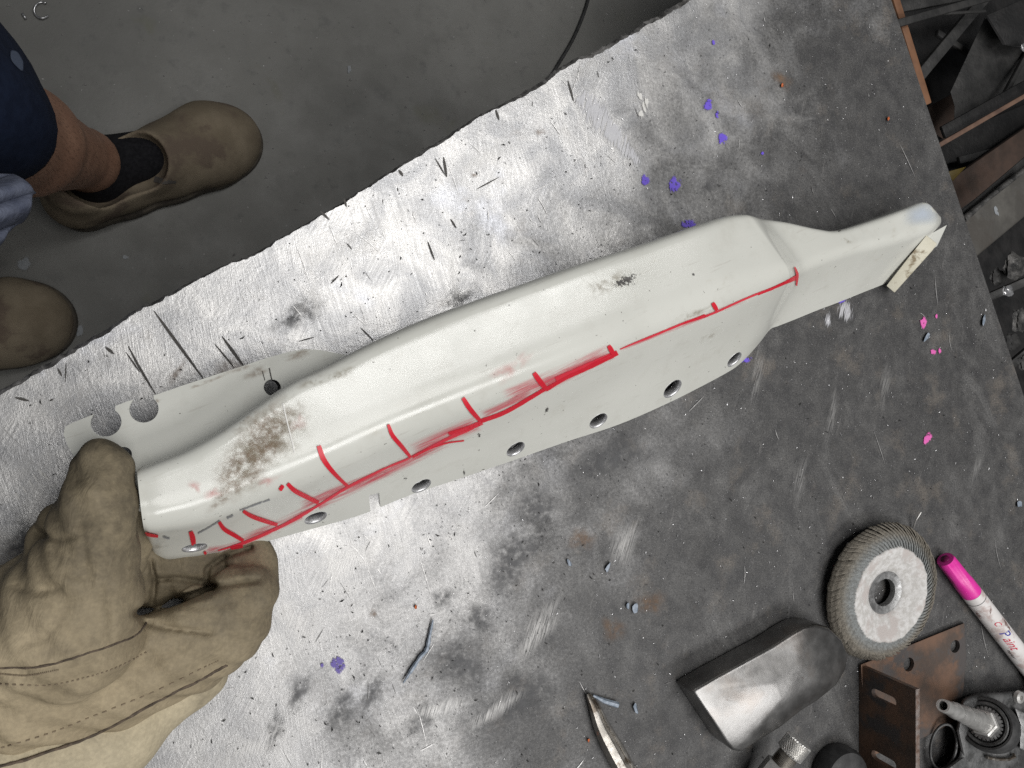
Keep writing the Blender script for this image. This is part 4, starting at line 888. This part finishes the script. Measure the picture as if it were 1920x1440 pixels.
def wrap_text(txt, size, s_along, ang, mat, shear=0.35):
    cu_ = bpy.data.curves.new('lettering', 'FONT'); cu_.body = txt; cu_.size = size; cu_.shear = shear; cu_.align_y = 'CENTER'
    ob = bpy.data.objects.new('lettering', cu_); COL.objects.link(ob)
    me = bpy.data.meshes.new_from_object(ob.evaluated_get(bpy.context.evaluated_depsgraph_get())); bpy.data.objects.remove(ob)
    bmt = bmesh.new(); bmt.from_mesh(me); bpy.data.meshes.remove(me)
    bmesh.ops.subdivide_edges(bmt, edges=[e for e in bmt.edges if e.calc_length() > 0.001], cuts=2)
    xm = max(v.co.x for v in bmt.verts)
    for v in bmt.verts:
        a = A_c - ang - v.co.y / 0.0089; v.co = PM @ Vector((0.00895 * math.cos(a), 0.00895 * math.sin(a), s_along + v.co.x))
    bmobj('lettering', bmt, mat, pen); return xm
sgn = 1
sl0 = (P(1862, 1180, pr) - a0).dot(dirp)
w1 = wrap_text('P', 0.0125, sl0, 0.12, M_inkblue); w2 = wrap_text('aint', 0.0108, sl0 + w1 - 0.0006, 0.0, M_inkred, 0.5)
wrap_text('marker', 0.0042, sl0 + w1 + w2 - 0.004, -0.62, M_inkblack, 0.3)
wrap_text('C', 0.0075, sl0 - 0.013, 0.15, M_inkred, 0.5)
pbv = BVHTree.FromPolygons([x.co for x in [c for c in pen.children if c.name.startswith('barrel')][0].data.vertices], [x.vertices for x in [c for c in pen.children if c.name.startswith('barrel')][0].data.polygons])
for u, v, a, b, r in ((1834, 1152, 5, 14, -35), (1857, 1146, 3, 9, 10), (1888, 1172, 5, 22, -35)): blob(u, v, a, b, 'fingermark', M_dirtp, pen, r, 0.3, surf=pbv, off=0.0002, rings=4, n=18)
# air tool at the corner
tool = thing('air_tool', 'grubby grey air tool with a barbed nickel hose nipple', 'air tool', tuple(P(1850, 1360)))
c0 = P(1846, 1356, 0.030); tipp = P(1768, 1323, 0.062); axn = (tipp - c0); nd_ = axn.normalized(); TM = frame(c0, nd_, (0, 1, 0)); Ln = axn.length
cy0 = P(1846, 1356, 0.012)
hb = [(1800, 1310), (1830, 1298), (1880, 1296), (1960, 1290), (2050, 1300), (2050, 1500), (1780, 1500), (1752, 1450), (1800, 1415), (1790, 1370)]
autosmooth(bmobj('housing', prism_bm([P(u, v, 0.0008) for u, v in hb], [P(u + 4, v + 2, 0.020) for u, v in hb], bevel=0.005, seg=3), M_toolgrey, tool), 50)
autosmooth(bmobj('collar', lathe_bm([(x * k_, z * k_) for x, z in ((18, -26), (21.5, -20), (22, -8), (21.5, -3), (20.3, -0.5), (18.8, -0.5), (18.3, -2), (18.2, -6), (15, -6.3), (15, -26))], 64, TM, closed=True), M_rubber, tool), 40)
autosmooth(bmobj('inner_sleeve', lathe_bm([(x * k_, z * k_) for x, z in ((17.8, -8), (17.6, -1.2), (16.8, -0.4), (15.0, -1.0), (14.2, -3), (13.6, -8))], 64, TM, closed=True), M_toolgrey, tool), 40)
bmobj('toothed_ring', lathe_bm([(x * k_, z * k_) for x, z in ((13.4, -4), (13.4, -0.6), (9, -0.4), (9, -4))], 104, TM, closed=True, rmod=lambda r, a, z: r * (0.86 if (r > .013 and math.sin(26 * a) > 0.1) else 1)), M_hub, tool)
bmobj('recess', lathe_bm([(x * k_, z * k_) for x, z in ((15.3, -5.5), (15.3, -3.2), (8, -3.1), (8, -5.5))], 40, TM, closed=True), M_grit, tool)
autosmooth(bmobj('hex_nut', lathe_bm([(x * k_, z * k_) for x, z in ((10.8, -3), (11.3, 0), (11.1, 5.0), (9.8, 6.0), (7, 6.2))], 6, TM), M_nickel, tool), 20)
n0 = 6.2; span = Ln / k_ - n0
bp = [(8.2, n0 - .5), (8.3, n0 + span * .18)]
for i in range(3):
    z0 = n0 + span * (.20 + .235 * i); bp += [(8.2 - .85 * i, z0), (8.0 - .85 * i, z0 + span * .06), (6.6 - .85 * i, z0 + span * .21)]
bp += [(5.2, n0 + span * .92), (4.8, n0 + span), (3.3, n0 + span), (3.1, n0 + span * .7), (0.0, n0 + span * .7)]
autosmooth(bmobj('hose_nipple', lathe_bm([(x * k_, z * k_) for x, z in bp], 36, TM), M_nickel, tool), 28)
bmobj('nipple_bore', lathe_bm([(3.15 * k_, (n0 + span * .72) * k_), (3.15 * k_, (n0 + span * .9) * k_), (0, (n0 + span * .86) * k_)], 24, TM), M_grit, tool)
ring = [P(1769 + 24 * math.cos(a) * 1 + 6 * math.sin(a), 1400 - 42 * math.sin(a) + 2 * math.cos(a), 0.010 + 0.004 * math.cos(a)) for a in np.linspace(0, 2 * math.pi, 40)]
bmobj('hanging_loop', tube_bm(ring, 0.0012, 8), M_toolgrey, tool, True)
autosmooth(bmobj('trigger_lever', prism_bm([P(u, v, 0.0215) for u, v in ((1902, 1326), (1935, 1345), (1950, 1420), (1912, 1404), (1914, 1360))], [P(u, v, 0.026) for u, v in ((1902, 1326), (1935, 1345), (1950, 1420), (1912, 1404), (1914, 1360))], bevel=0.0012), M_hub, tool))
autosmooth(bmobj('spring_clip', tube_bm([P(u, v, 0.0225) for u, v in ((1850, 1420), (1868, 1424), (1890, 1424), (1903, 1418), (1900, 1414))], 0.0014, 6), M_worn, tool))
autosmooth(bmobj('screw_head', lathe_bm([(0.0055, 0), (0.005, .003), (0.002, .0035), (0.0018, .001)], 20, Matrix.Translation(P(1908, 1306, 0.0205))), M_nickel, tool), 40)
# knurled fitting
kf = thing('knurled_fitting', 'shiny threaded fitting with knurled cap at the bottom edge, below steel block', 'fitting', tuple(P(1470, 1420)))
k0 = P(1440, 1462, 0.020); k1 = P(1500, 1388, 0.030); dk = (k1 - k0).normalized(); KM = frame(k0, dk); Lk = (k1 - k0).length
autosmooth(bmobj('hex_body', lathe_bm([(.009, -.02), (.0105, -.018), (.0105, Lk * .36), (.009, Lk * .38)], 6, KM), M_nickel, kf), 20)
thp = [(.0075, Lk * .36)]
for i in range(9): thp += [(.0078, Lk * (.37 + .033 * i)), (.0070, Lk * (.387 + .033 * i))]
autosmooth(bmobj('thread', lathe_bm(thp + [(.006, Lk * .68)], 28, KM), M_worn, kf), 60)
bm = bmesh.new(); nk, mk = 60, 14; rings = []
for j in range(mk + 1):
    z = Lk * .66 + 0.0130 * j / mk; row = []
    for i in range(nk):
        a = 2 * math.pi * i / nk; d = 0.0005 * (1 if (i + j) % 2 else -1) * (1 if 0 < j < mk else 0)
        r = (0.0095 if 0 < j < mk else 0.0088) + d; row.append(bm.verts.new(KM @ Vector((r * math.cos(a), r * math.sin(a), z))))
    rings.append(row)
for a, b in zip(rings, rings[1:]):
    for i in range(nk): bm.faces.new((a[i], a[(i + 1) % nk], b[(i + 1) % nk], b[i]))
bm.faces.new(rings[0]); bm.faces.new(rings[-1]); bmobj('knurled_cap', bm, M_nickel, kf)
# dark round knob
kn = thing('black_knob', 'dark round knob beside the knurled fitting at bottom edge', 'knob', tuple(P(1560, 1440)))
kc = P(1560, 1442, 0.0); kr = 52 / pxs(kc)
autosmooth(bmobj('knob_body', lathe_bm([(kr * .95, .0006), (kr, .004), (kr, .012), (kr * .9, .017), (kr * .4, .019), (0, .019)], 48, Matrix.Translation(kc)), M_rubber, kn), 40)
autosmooth(bmobj('knob_screw', lathe_bm([(.006, .0185), (.0058, .0225), (.0035, .0235), (.0030, .021), (0, .021)], 24, Matrix.Translation(kc + Vector((-0.012, 0.003, 0)))), M_worn, kn), 40)
# curved channel tool
cp = catmull([(1101, 1302), (1112, 1330), (1124, 1366), (1142, 1404), (1166, 1448), (1200, 1500)], 26); bm = bmesh.new(); rows = []
for i, (u, v) in enumerate(cp):
    t = i / 25; w = (7 + 26 * min(1, t * 1.6) ** 0.7); sec = [(-1.0, .0010), (-.85, .0070), (-.45, .0105), (.0, .0110), (.22, .0115), (.30, .0085), (.62, .0075), (.70, .0100), (.86, .0095), (1.0, .0012)]
    d = cp[min(i + 1, 25)] - cp[max(i - 1, 0)]; d = d / np.linalg.norm(d); nn = np.array((d[1], -d[0])); 
    rows.append([bm.verts.new(P(u + nn[0] * w * (s + .35) * .62, v + nn[1] * w * (s + .35) * .62, z * (0.55 + 0.45 * min(1, t * 2)))) for s, z in sec])
for a, b in zip(rows, rows[1:]):
    for i in range(len(a) - 1): bm.faces.new((a[i], a[i + 1], b[i + 1], b[i]))
bm.faces.new(rows[0])
hnd = autosmooth(bmobj('curved_scraper', bm, M_worn), 40); tag(hnd, 'curved folded steel scraper at bottom edge, left of steel block', 'scraper')
# slivers, flakes and chips that can be picked out
tag(bmobj('steel_sliver', tube_bm([P(u, v, .0022) for u, v in catmull([(756, 1281), (768, 1262), (788, 1232), (800, 1218), (806, 1190), (812, 1162)], 24)], [0.0004 + 0.0011 * math.sin(math.pi * k / 23) ** .6 * random.uniform(.6, 1.3) for k in range(24)], 6), M_bluechip, None, False), 'long dark twisted metal sliver on bench below the panel', 'metal sliver')
tag(bmobj('wire_bristle', tube_bm([P(u, v, .002 + .004 * k) for k, (u, v) in enumerate(((1712, 990), (1718, 974), (1727, 960)))], 0.0007, 6), M_nickel, None, True), 'short bright wire bristle poking out above the flap disc', 'wire')
def flake(u, v, a, b, rot, mat, label):
    n = 9; pts = []
    for k in range(n):
        t = 2 * math.pi * k / n; x, y = a * math.cos(t) * random.uniform(.5, 1.0), b * math.sin(t) * random.uniform(.5, 1.0); pts.append((u + x * math.cos(R(rot)) - y * math.sin(R(rot)), v + x * math.sin(R(rot)) + y * math.cos(R(rot))))
    o = bmobj('flake', prism_bm([P(x, y, .0008) for x, y in pts], [P(x, y, random.uniform(.0016, .0030)) for x, y in pts]), mat); return tag(o, label, 'flake', 'small flakes scattered over the bench')
for u, v, a, b, r, lb in ((1191, 1142, 7, 13, 15, 'blue-grey flake, the largest, on bench above the curved scraper'), (1178, 1136, 4, 8, 0, 'narrow pale flake touching the largest blue-grey flake'), (1140, 1065, 5, 13, 20, 'blue-grey upright flake on the dark patch below panel middle'), (1068, 1056, 4, 11, -25, 'slim pale flake on the brown patch below the panel'), (1192, 1328, 5, 17, -12, 'long blue-grey flake between curved scraper and steel block'),
                         (1738, 632, 4, 14, 28, 'blue-grey sliver flake between the two pink paint spots'), (1912, 945, 8, 9, 0, 'blue-grey flake at right rim above the marker pen'), (1845, 600, 4, 12, 10, 'thin blue-grey flake near the right bench edge')):
    flake(u, v, a, b, r, M_bluechip, lb)
tag(bmobj('tool_bit', tube_bm([P(1112, 1304, .002), P(1132, 1314, .003), P(1158, 1322, .003)], [.0008, .0018, .0022], 6), M_bluechip, None), 'small blue-grey shaving beside the curved scraper tip', 'shaving')
for u, v, lb in ((1104, 1388, 'orange crumb left of the curved scraper'), (1666, 222, 'orange crumb near top right bench edge'), (1467, 160, 'orange crumb between purple spots and the right edge'), (780, 1138, 'orange crumb above the metal sliver')):
    o = flake(u, v, 3, 5, 10, M_orange, lb); o.name = 'crumb'; o['category'] = 'crumb'; o['group'] = 'orange crumbs on the bench'
# filings and grit: countless
def bits(name, mat, n, bias, sz, zmax):
    vs, fs = [], []
    for _ in range(n):
        u, v = pick(bias); p = P(u, v, 0.0004); s = sz[0] + (sz[1] - sz[0]) * random.random() ** 3; i0 = len(vs)
        A = Matrix.Rotation(random.uniform(0, 6.28), 3, 'Z') @ Matrix.Rotation(random.uniform(-.7, .7), 3, 'X'); el = random.choice((1, 1, 1.6, 2.6))
        for x, y, z in ((-el, -.6, 0), (el, -.5, 0), (0, .8, .1), (0, 0, .7)): vs.append(p + A @ Vector((x * s, y * s, z * s)) + Vector((0, 0, s * .5)))
        fs += [(i0, i0 + 1, i0 + 3), (i0 + 1, i0 + 2, i0 + 3), (i0 + 2, i0, i0 + 3), (i0, i0 + 2, i0 + 1)]
    o = mesh(name, vs, fs, mat, None, smooth=False); o['kind'] = 'stuff'; o['label'] = 'tiny bits strewn over the bench top'; o['category'] = 'filings'; return o
clump = lambda u, v: dark_side(u, v) * (0.35 + 0.65 * (math.sin(u * .021 + 2 * math.sin(v * .013)) * math.sin(v * .024 + u * .006) > -0.1))
bits('metal_filings', M_filing, 9000, clump, (.00012, .00052), 0)
bits('black_grit', M_grit, 2300, lambda u, v: 1.0 if 700 < u + .36 * v < 1500 else .45, (.00015, .0008), 0)

# ------------------------------------------------------------------ floor bits
fz = FZ + 0.0012
tag(bmobj('cable', tube_bm([P(u, v, FZ + .004) for u, v in catmull([(1110, -40), (1100, 10), (1078, 66), (1052, 112), (1020, 160), (960, 220), (880, 270)], 30)], 0.0030, 8), M_rubber, None, True), 'thin black cable curving over the floor to the bench', 'cable')
tag(bmobj('metal_curl', tube_bm([P(79 + 15 * math.cos(a), 19 - 15 * math.sin(a), FZ + .004 + .001 * math.sin(3 * a)) for a in np.linspace(R(60), R(320), 22)], 0.0016, 6), M_filing, None, True), 'bright curled metal shaving on the floor above the boot', 'shaving')
tag(bmobj('metal_stub', tube_bm([P(42, 25, FZ + .003), P(49, 36, FZ + .003)], 0.0018, 6), M_filing, None, True), 'tiny bright stub on floor beside the metal curl', 'shaving')
vs, fs = [], []
for k in range(650):
    u, v = random.uniform(-50, 1300), random.uniform(-60, 760)
    if v > 735 - .574 * u: continue
    p = P(u, v, FZ + .001); s = .0006 + .0022 * random.random() ** 4; i0 = len(vs)
    for x, y, z in ((-1, -.6, 0), (1, -.5, 0), (0, .9, 0), (0, 0, .8)): vs.append(p + Vector((x * s, y * s, z * s)))
    fs += [(i0, i0 + 1, i0 + 3), (i0 + 1, i0 + 2, i0 + 3), (i0 + 2, i0, i0 + 3)]
o = mesh('floor_grit', vs, fs, M_scrl, None, smooth=False); o['kind'] = 'stuff'; o['label'] = 'pale grit strewn over the concrete floor'; o['category'] = 'grit'
for u, v, a, b in ((45, 495, 14, 16), (148, 620, 9, 15), (235, 482, 6, 5), (655, 130, 5, 8)):
    blob(u, v, a, b, 'floor_paint_spot', decal_mat('pale_floor_paint', (0.28, 0.30, 0.32), (0.36, 0.38, 0.40), .8, .4, 200, .25, .5) if u == 45 else bpy.data.materials['pale_floor_paint'], floor, 0, .25, z=FZ, off=0.002)

# ------------------------------------------------------------------ scrap stacked beyond the right edge
def bar(name, label, a, b, wpx, z0, z1, th, mat, cat='steel bar', group='scrap bars beyond the right bench edge'):
    pa, pb = P(*a, z0), P(*b, z1); d = (pb - pa).normalized(); s = d.cross(Vector((0, 0, 1))).normalized(); w = wpx / pxs(pa) / 2; un = s.cross(d)
    q = [pa + s * w, pb + s * w, pb - s * w, pa - s * w]
    o = autosmooth(bmobj(name, prism_bm([x - un * th for x in q], q, bevel=min(th, 0.0012)), mat), 40); return tag(o, label, cat, group)
bar('flat_bar', 'orange rusty flat bar running just outside the bench edge', (1670, -40), (1742, 195), 18, -.03, -.03, .010, M_oldrust)
bar('flat_bar', 'narrow dark flat bar crossing over the orange bar', (1660, 50), (1905, -20), 15, -.018, -.05, .004, M_dark2)
bar('steel_rod', 'thin dark rod near the top right corner', (1746, 26), (1850, 20), 6, -.09, -.09, .003, M_dark2)
bar('flat_bar', 'wide dark flat bar slanting up from bench edge', (1720, 150), (1870, -30), 22, -.10, -.10, .006, M_dark2)
bar('flat_bar', 'dark bar under the wide slanting bar at top right', (1690, 10), (1960, -40), 24, -.14, -.14, .006, M_dark2)
bar('angle_bar', 'rusty brown angle bar leaning below top right corner', (1755, 276), (1960, 158), 9, -.10, -.10, .003, M_dullrust)
bar('angle_bar', 'dull brown flat strip behind the rusty angle bar', (1770, 248), (1960, 142), 24, -.118, -.115, .004, M_dark)
bar('flat_bar', 'dark brown strip above the grey box beam', (1770, 380), (1990, 225), 60, -.17, -.17, .008, simple('dark_brown_rust', (.035, .022, .016), (.06, .036, .026), 40, .8))
def plate(name, label, px, z, th, mat, dzs=None):
    return tag(autosmooth(bmobj(name, prism_bm([P(u, v, z + (dzs[i] if dzs else 0) - th) for i, (u, v) in enumerate(px)], [P(u, v, z + (dzs[i] if dzs else 0)) for i, (u, v) in enumerate(px)], bevel=.0008), mat), 40), label, 'scrap plate', 'scrap plates beyond the right bench edge')
plate('scrap_plate', 'dark jagged steel offcut in the scrap at upper right', [(1782, 172), (1848, 30), (1880, 84), (1920, 90), (1980, 150), (1930, 176), (1862, 182), (1826, 206), (1800, 244), (1788, 240), (1790, 200)], -.15, .004, M_dark2)
plate('scrap_plate', 'black triangular offcut at the upper right corner', [(1850, 28), (1960, -20), (1990, 90), (1885, 84)], -.13, .004, M_dark)
plate('scrap_plate', 'dark sheet under the rusty angle bar', [(1740, 270), (1960, 180), (1990, 300), (1770, 380)], -.21, .003, M_dark)
plate('scrap_plate', 'small yellow painted corner by the bench edge', [(1776, 322), (1812, 312), (1786, 340)], -.12, .003, simple('yellow_paint', (.10, .07, .012), (.13, .09, .016)))
plate('scrap_plate', 'rusty brown sheet beside the orange bar end', [(1740, 200), (1796, 170), (1792, 240), (1770, 262), (1752, 250)], -.19, .003, simple('brown_sheet', (.05, .032, .024), (.075, .048, .036), 40, .8))
# grey box beam
bb_ = thing('box_beam', 'dirty grey steel beam end jutting out beyond right bench edge', 'steel beam', tuple(P(1850, 420, -.12)))
f4 = [(1790, 425), (1930, 312), (1990, 270), (1990, 350), (1930, 398), (1820, 490)]
autosmooth(bmobj('beam_face', prism_bm([P(u, v, -.066) for u, v in f4], [P(u, v, -.05) for u, v in f4], bevel=.002), M_beam, bb_), 40)
bar_ = [(1790, 405), (1930, 286), (1990, 236), (1990, 268), (1930, 308), (1790, 424)]
autosmooth(bmobj('beam_flange', prism_bm([P(u, v, -.074) for u, v in bar_], [P(u, v, -.060) for u, v in bar_], bevel=.0015), M_dark2, bb_), 40)
autosmooth(bmobj('beam_weld', tube_bm([P(u, v, -.047) for u, v in ((1806, 412), (1850, 374), (1890, 342), (1925, 314))], [.0035, .0025, .003, .003], 8), M_lump, bb_), 60)
blob(1868, 395, 4, 13, 'paint_run', bpy.data.materials['pale_floor_paint'], bb_, -15, .2, z=-.05, off=.0006)
def lump(u, v, r, z, mat, label):
    bm = bmesh.new(); bmesh.ops.create_icosphere(bm, subdivisions=3, radius=1); c = P(u, v, z); rr = r / pxs(c); ph = [random.uniform(0, 6) for _ in range(6)]
    for q in bm.verts:
        d = 1 + .25 * math.sin(3 * q.co.x + ph[0]) * math.sin(4 * q.co.y + ph[1]) + .18 * math.sin(7 * q.co.z + 5 * q.co.x + ph[2]) + .1 * math.sin(13 * q.co.y + ph[3] + 6 * q.co.x)
        q.co = c + Vector((q.co.x * rr * d * 1.3, q.co.y * rr * d, q.co.z * rr * d * .3))
    return tag(autosmooth(bmobj('scrap_lump', bm, mat), 30), label, 'scrap piece', 'scrap pieces beyond the right bench edge')
for u, v, r, z, m, lb in ((1905, 500, 22, -.10, M_lump, 'grey scrap lump right below the grey beam'), (1872, 520, 14, -.11, M_dark2, 'small dark scrap lump beside bench edge'), (1890, 545, 10, -.10, M_filing, 'bright metal lump glinting beside the bench edge'), (1918, 600, 20, -.13, M_lump, 'grey crumbly scrap piece at the right rim'), (1900, 640, 14, -.13, M_dark2, 'dark scrap piece low beside bench edge'), (1922, 90, 8, -.12, M_filing, 'bright speck of metal at the upper right rim'), (1922, 680, 14, -.14, M_lump, 'lowest grey scrap piece at the right rim')):
    lump(u, v, r, z, m, lb)
bq = [P(1500, -420, -.225), P(2700, -420, -.225), P(2900, 1500, -.225), P(1850, 1500, -.225)]
for (a, b, w, z0, z1, lb) in (((1760, 60), (1900, 150), 12, -.16, -.19, 'dark flat offcut crossing under the wide slanting bar'), ((1880, 190), (1960, 40), 10, -.12, -.16, 'upright dark strip near the upper right rim'), ((1800, 300), (1960, 260), 14, -.19, -.19, 'dark strip between the angle bar and brown strip'), ((1850, 560), (1990, 500), 16, -.16, -.12, 'dark bar below the grey beam at right rim'), ((1880, 700), (1990, 610), 18, -.18, -.14, 'lowest dark bar slanting out at the right rim')):
    bar('flat_bar', lb, a, b, w, z0, z1, .005, M_dark2)
backing = bmobj('shade_backing', prism_bm([q - Vector((0, 0, .03)) for q in bq], bq), M_dark)  # added black sheet standing in for the deep shade below the scrap
tag(backing, 'black backing sheet added as shade under the scrap beyond right bench edge', 'backing sheet')
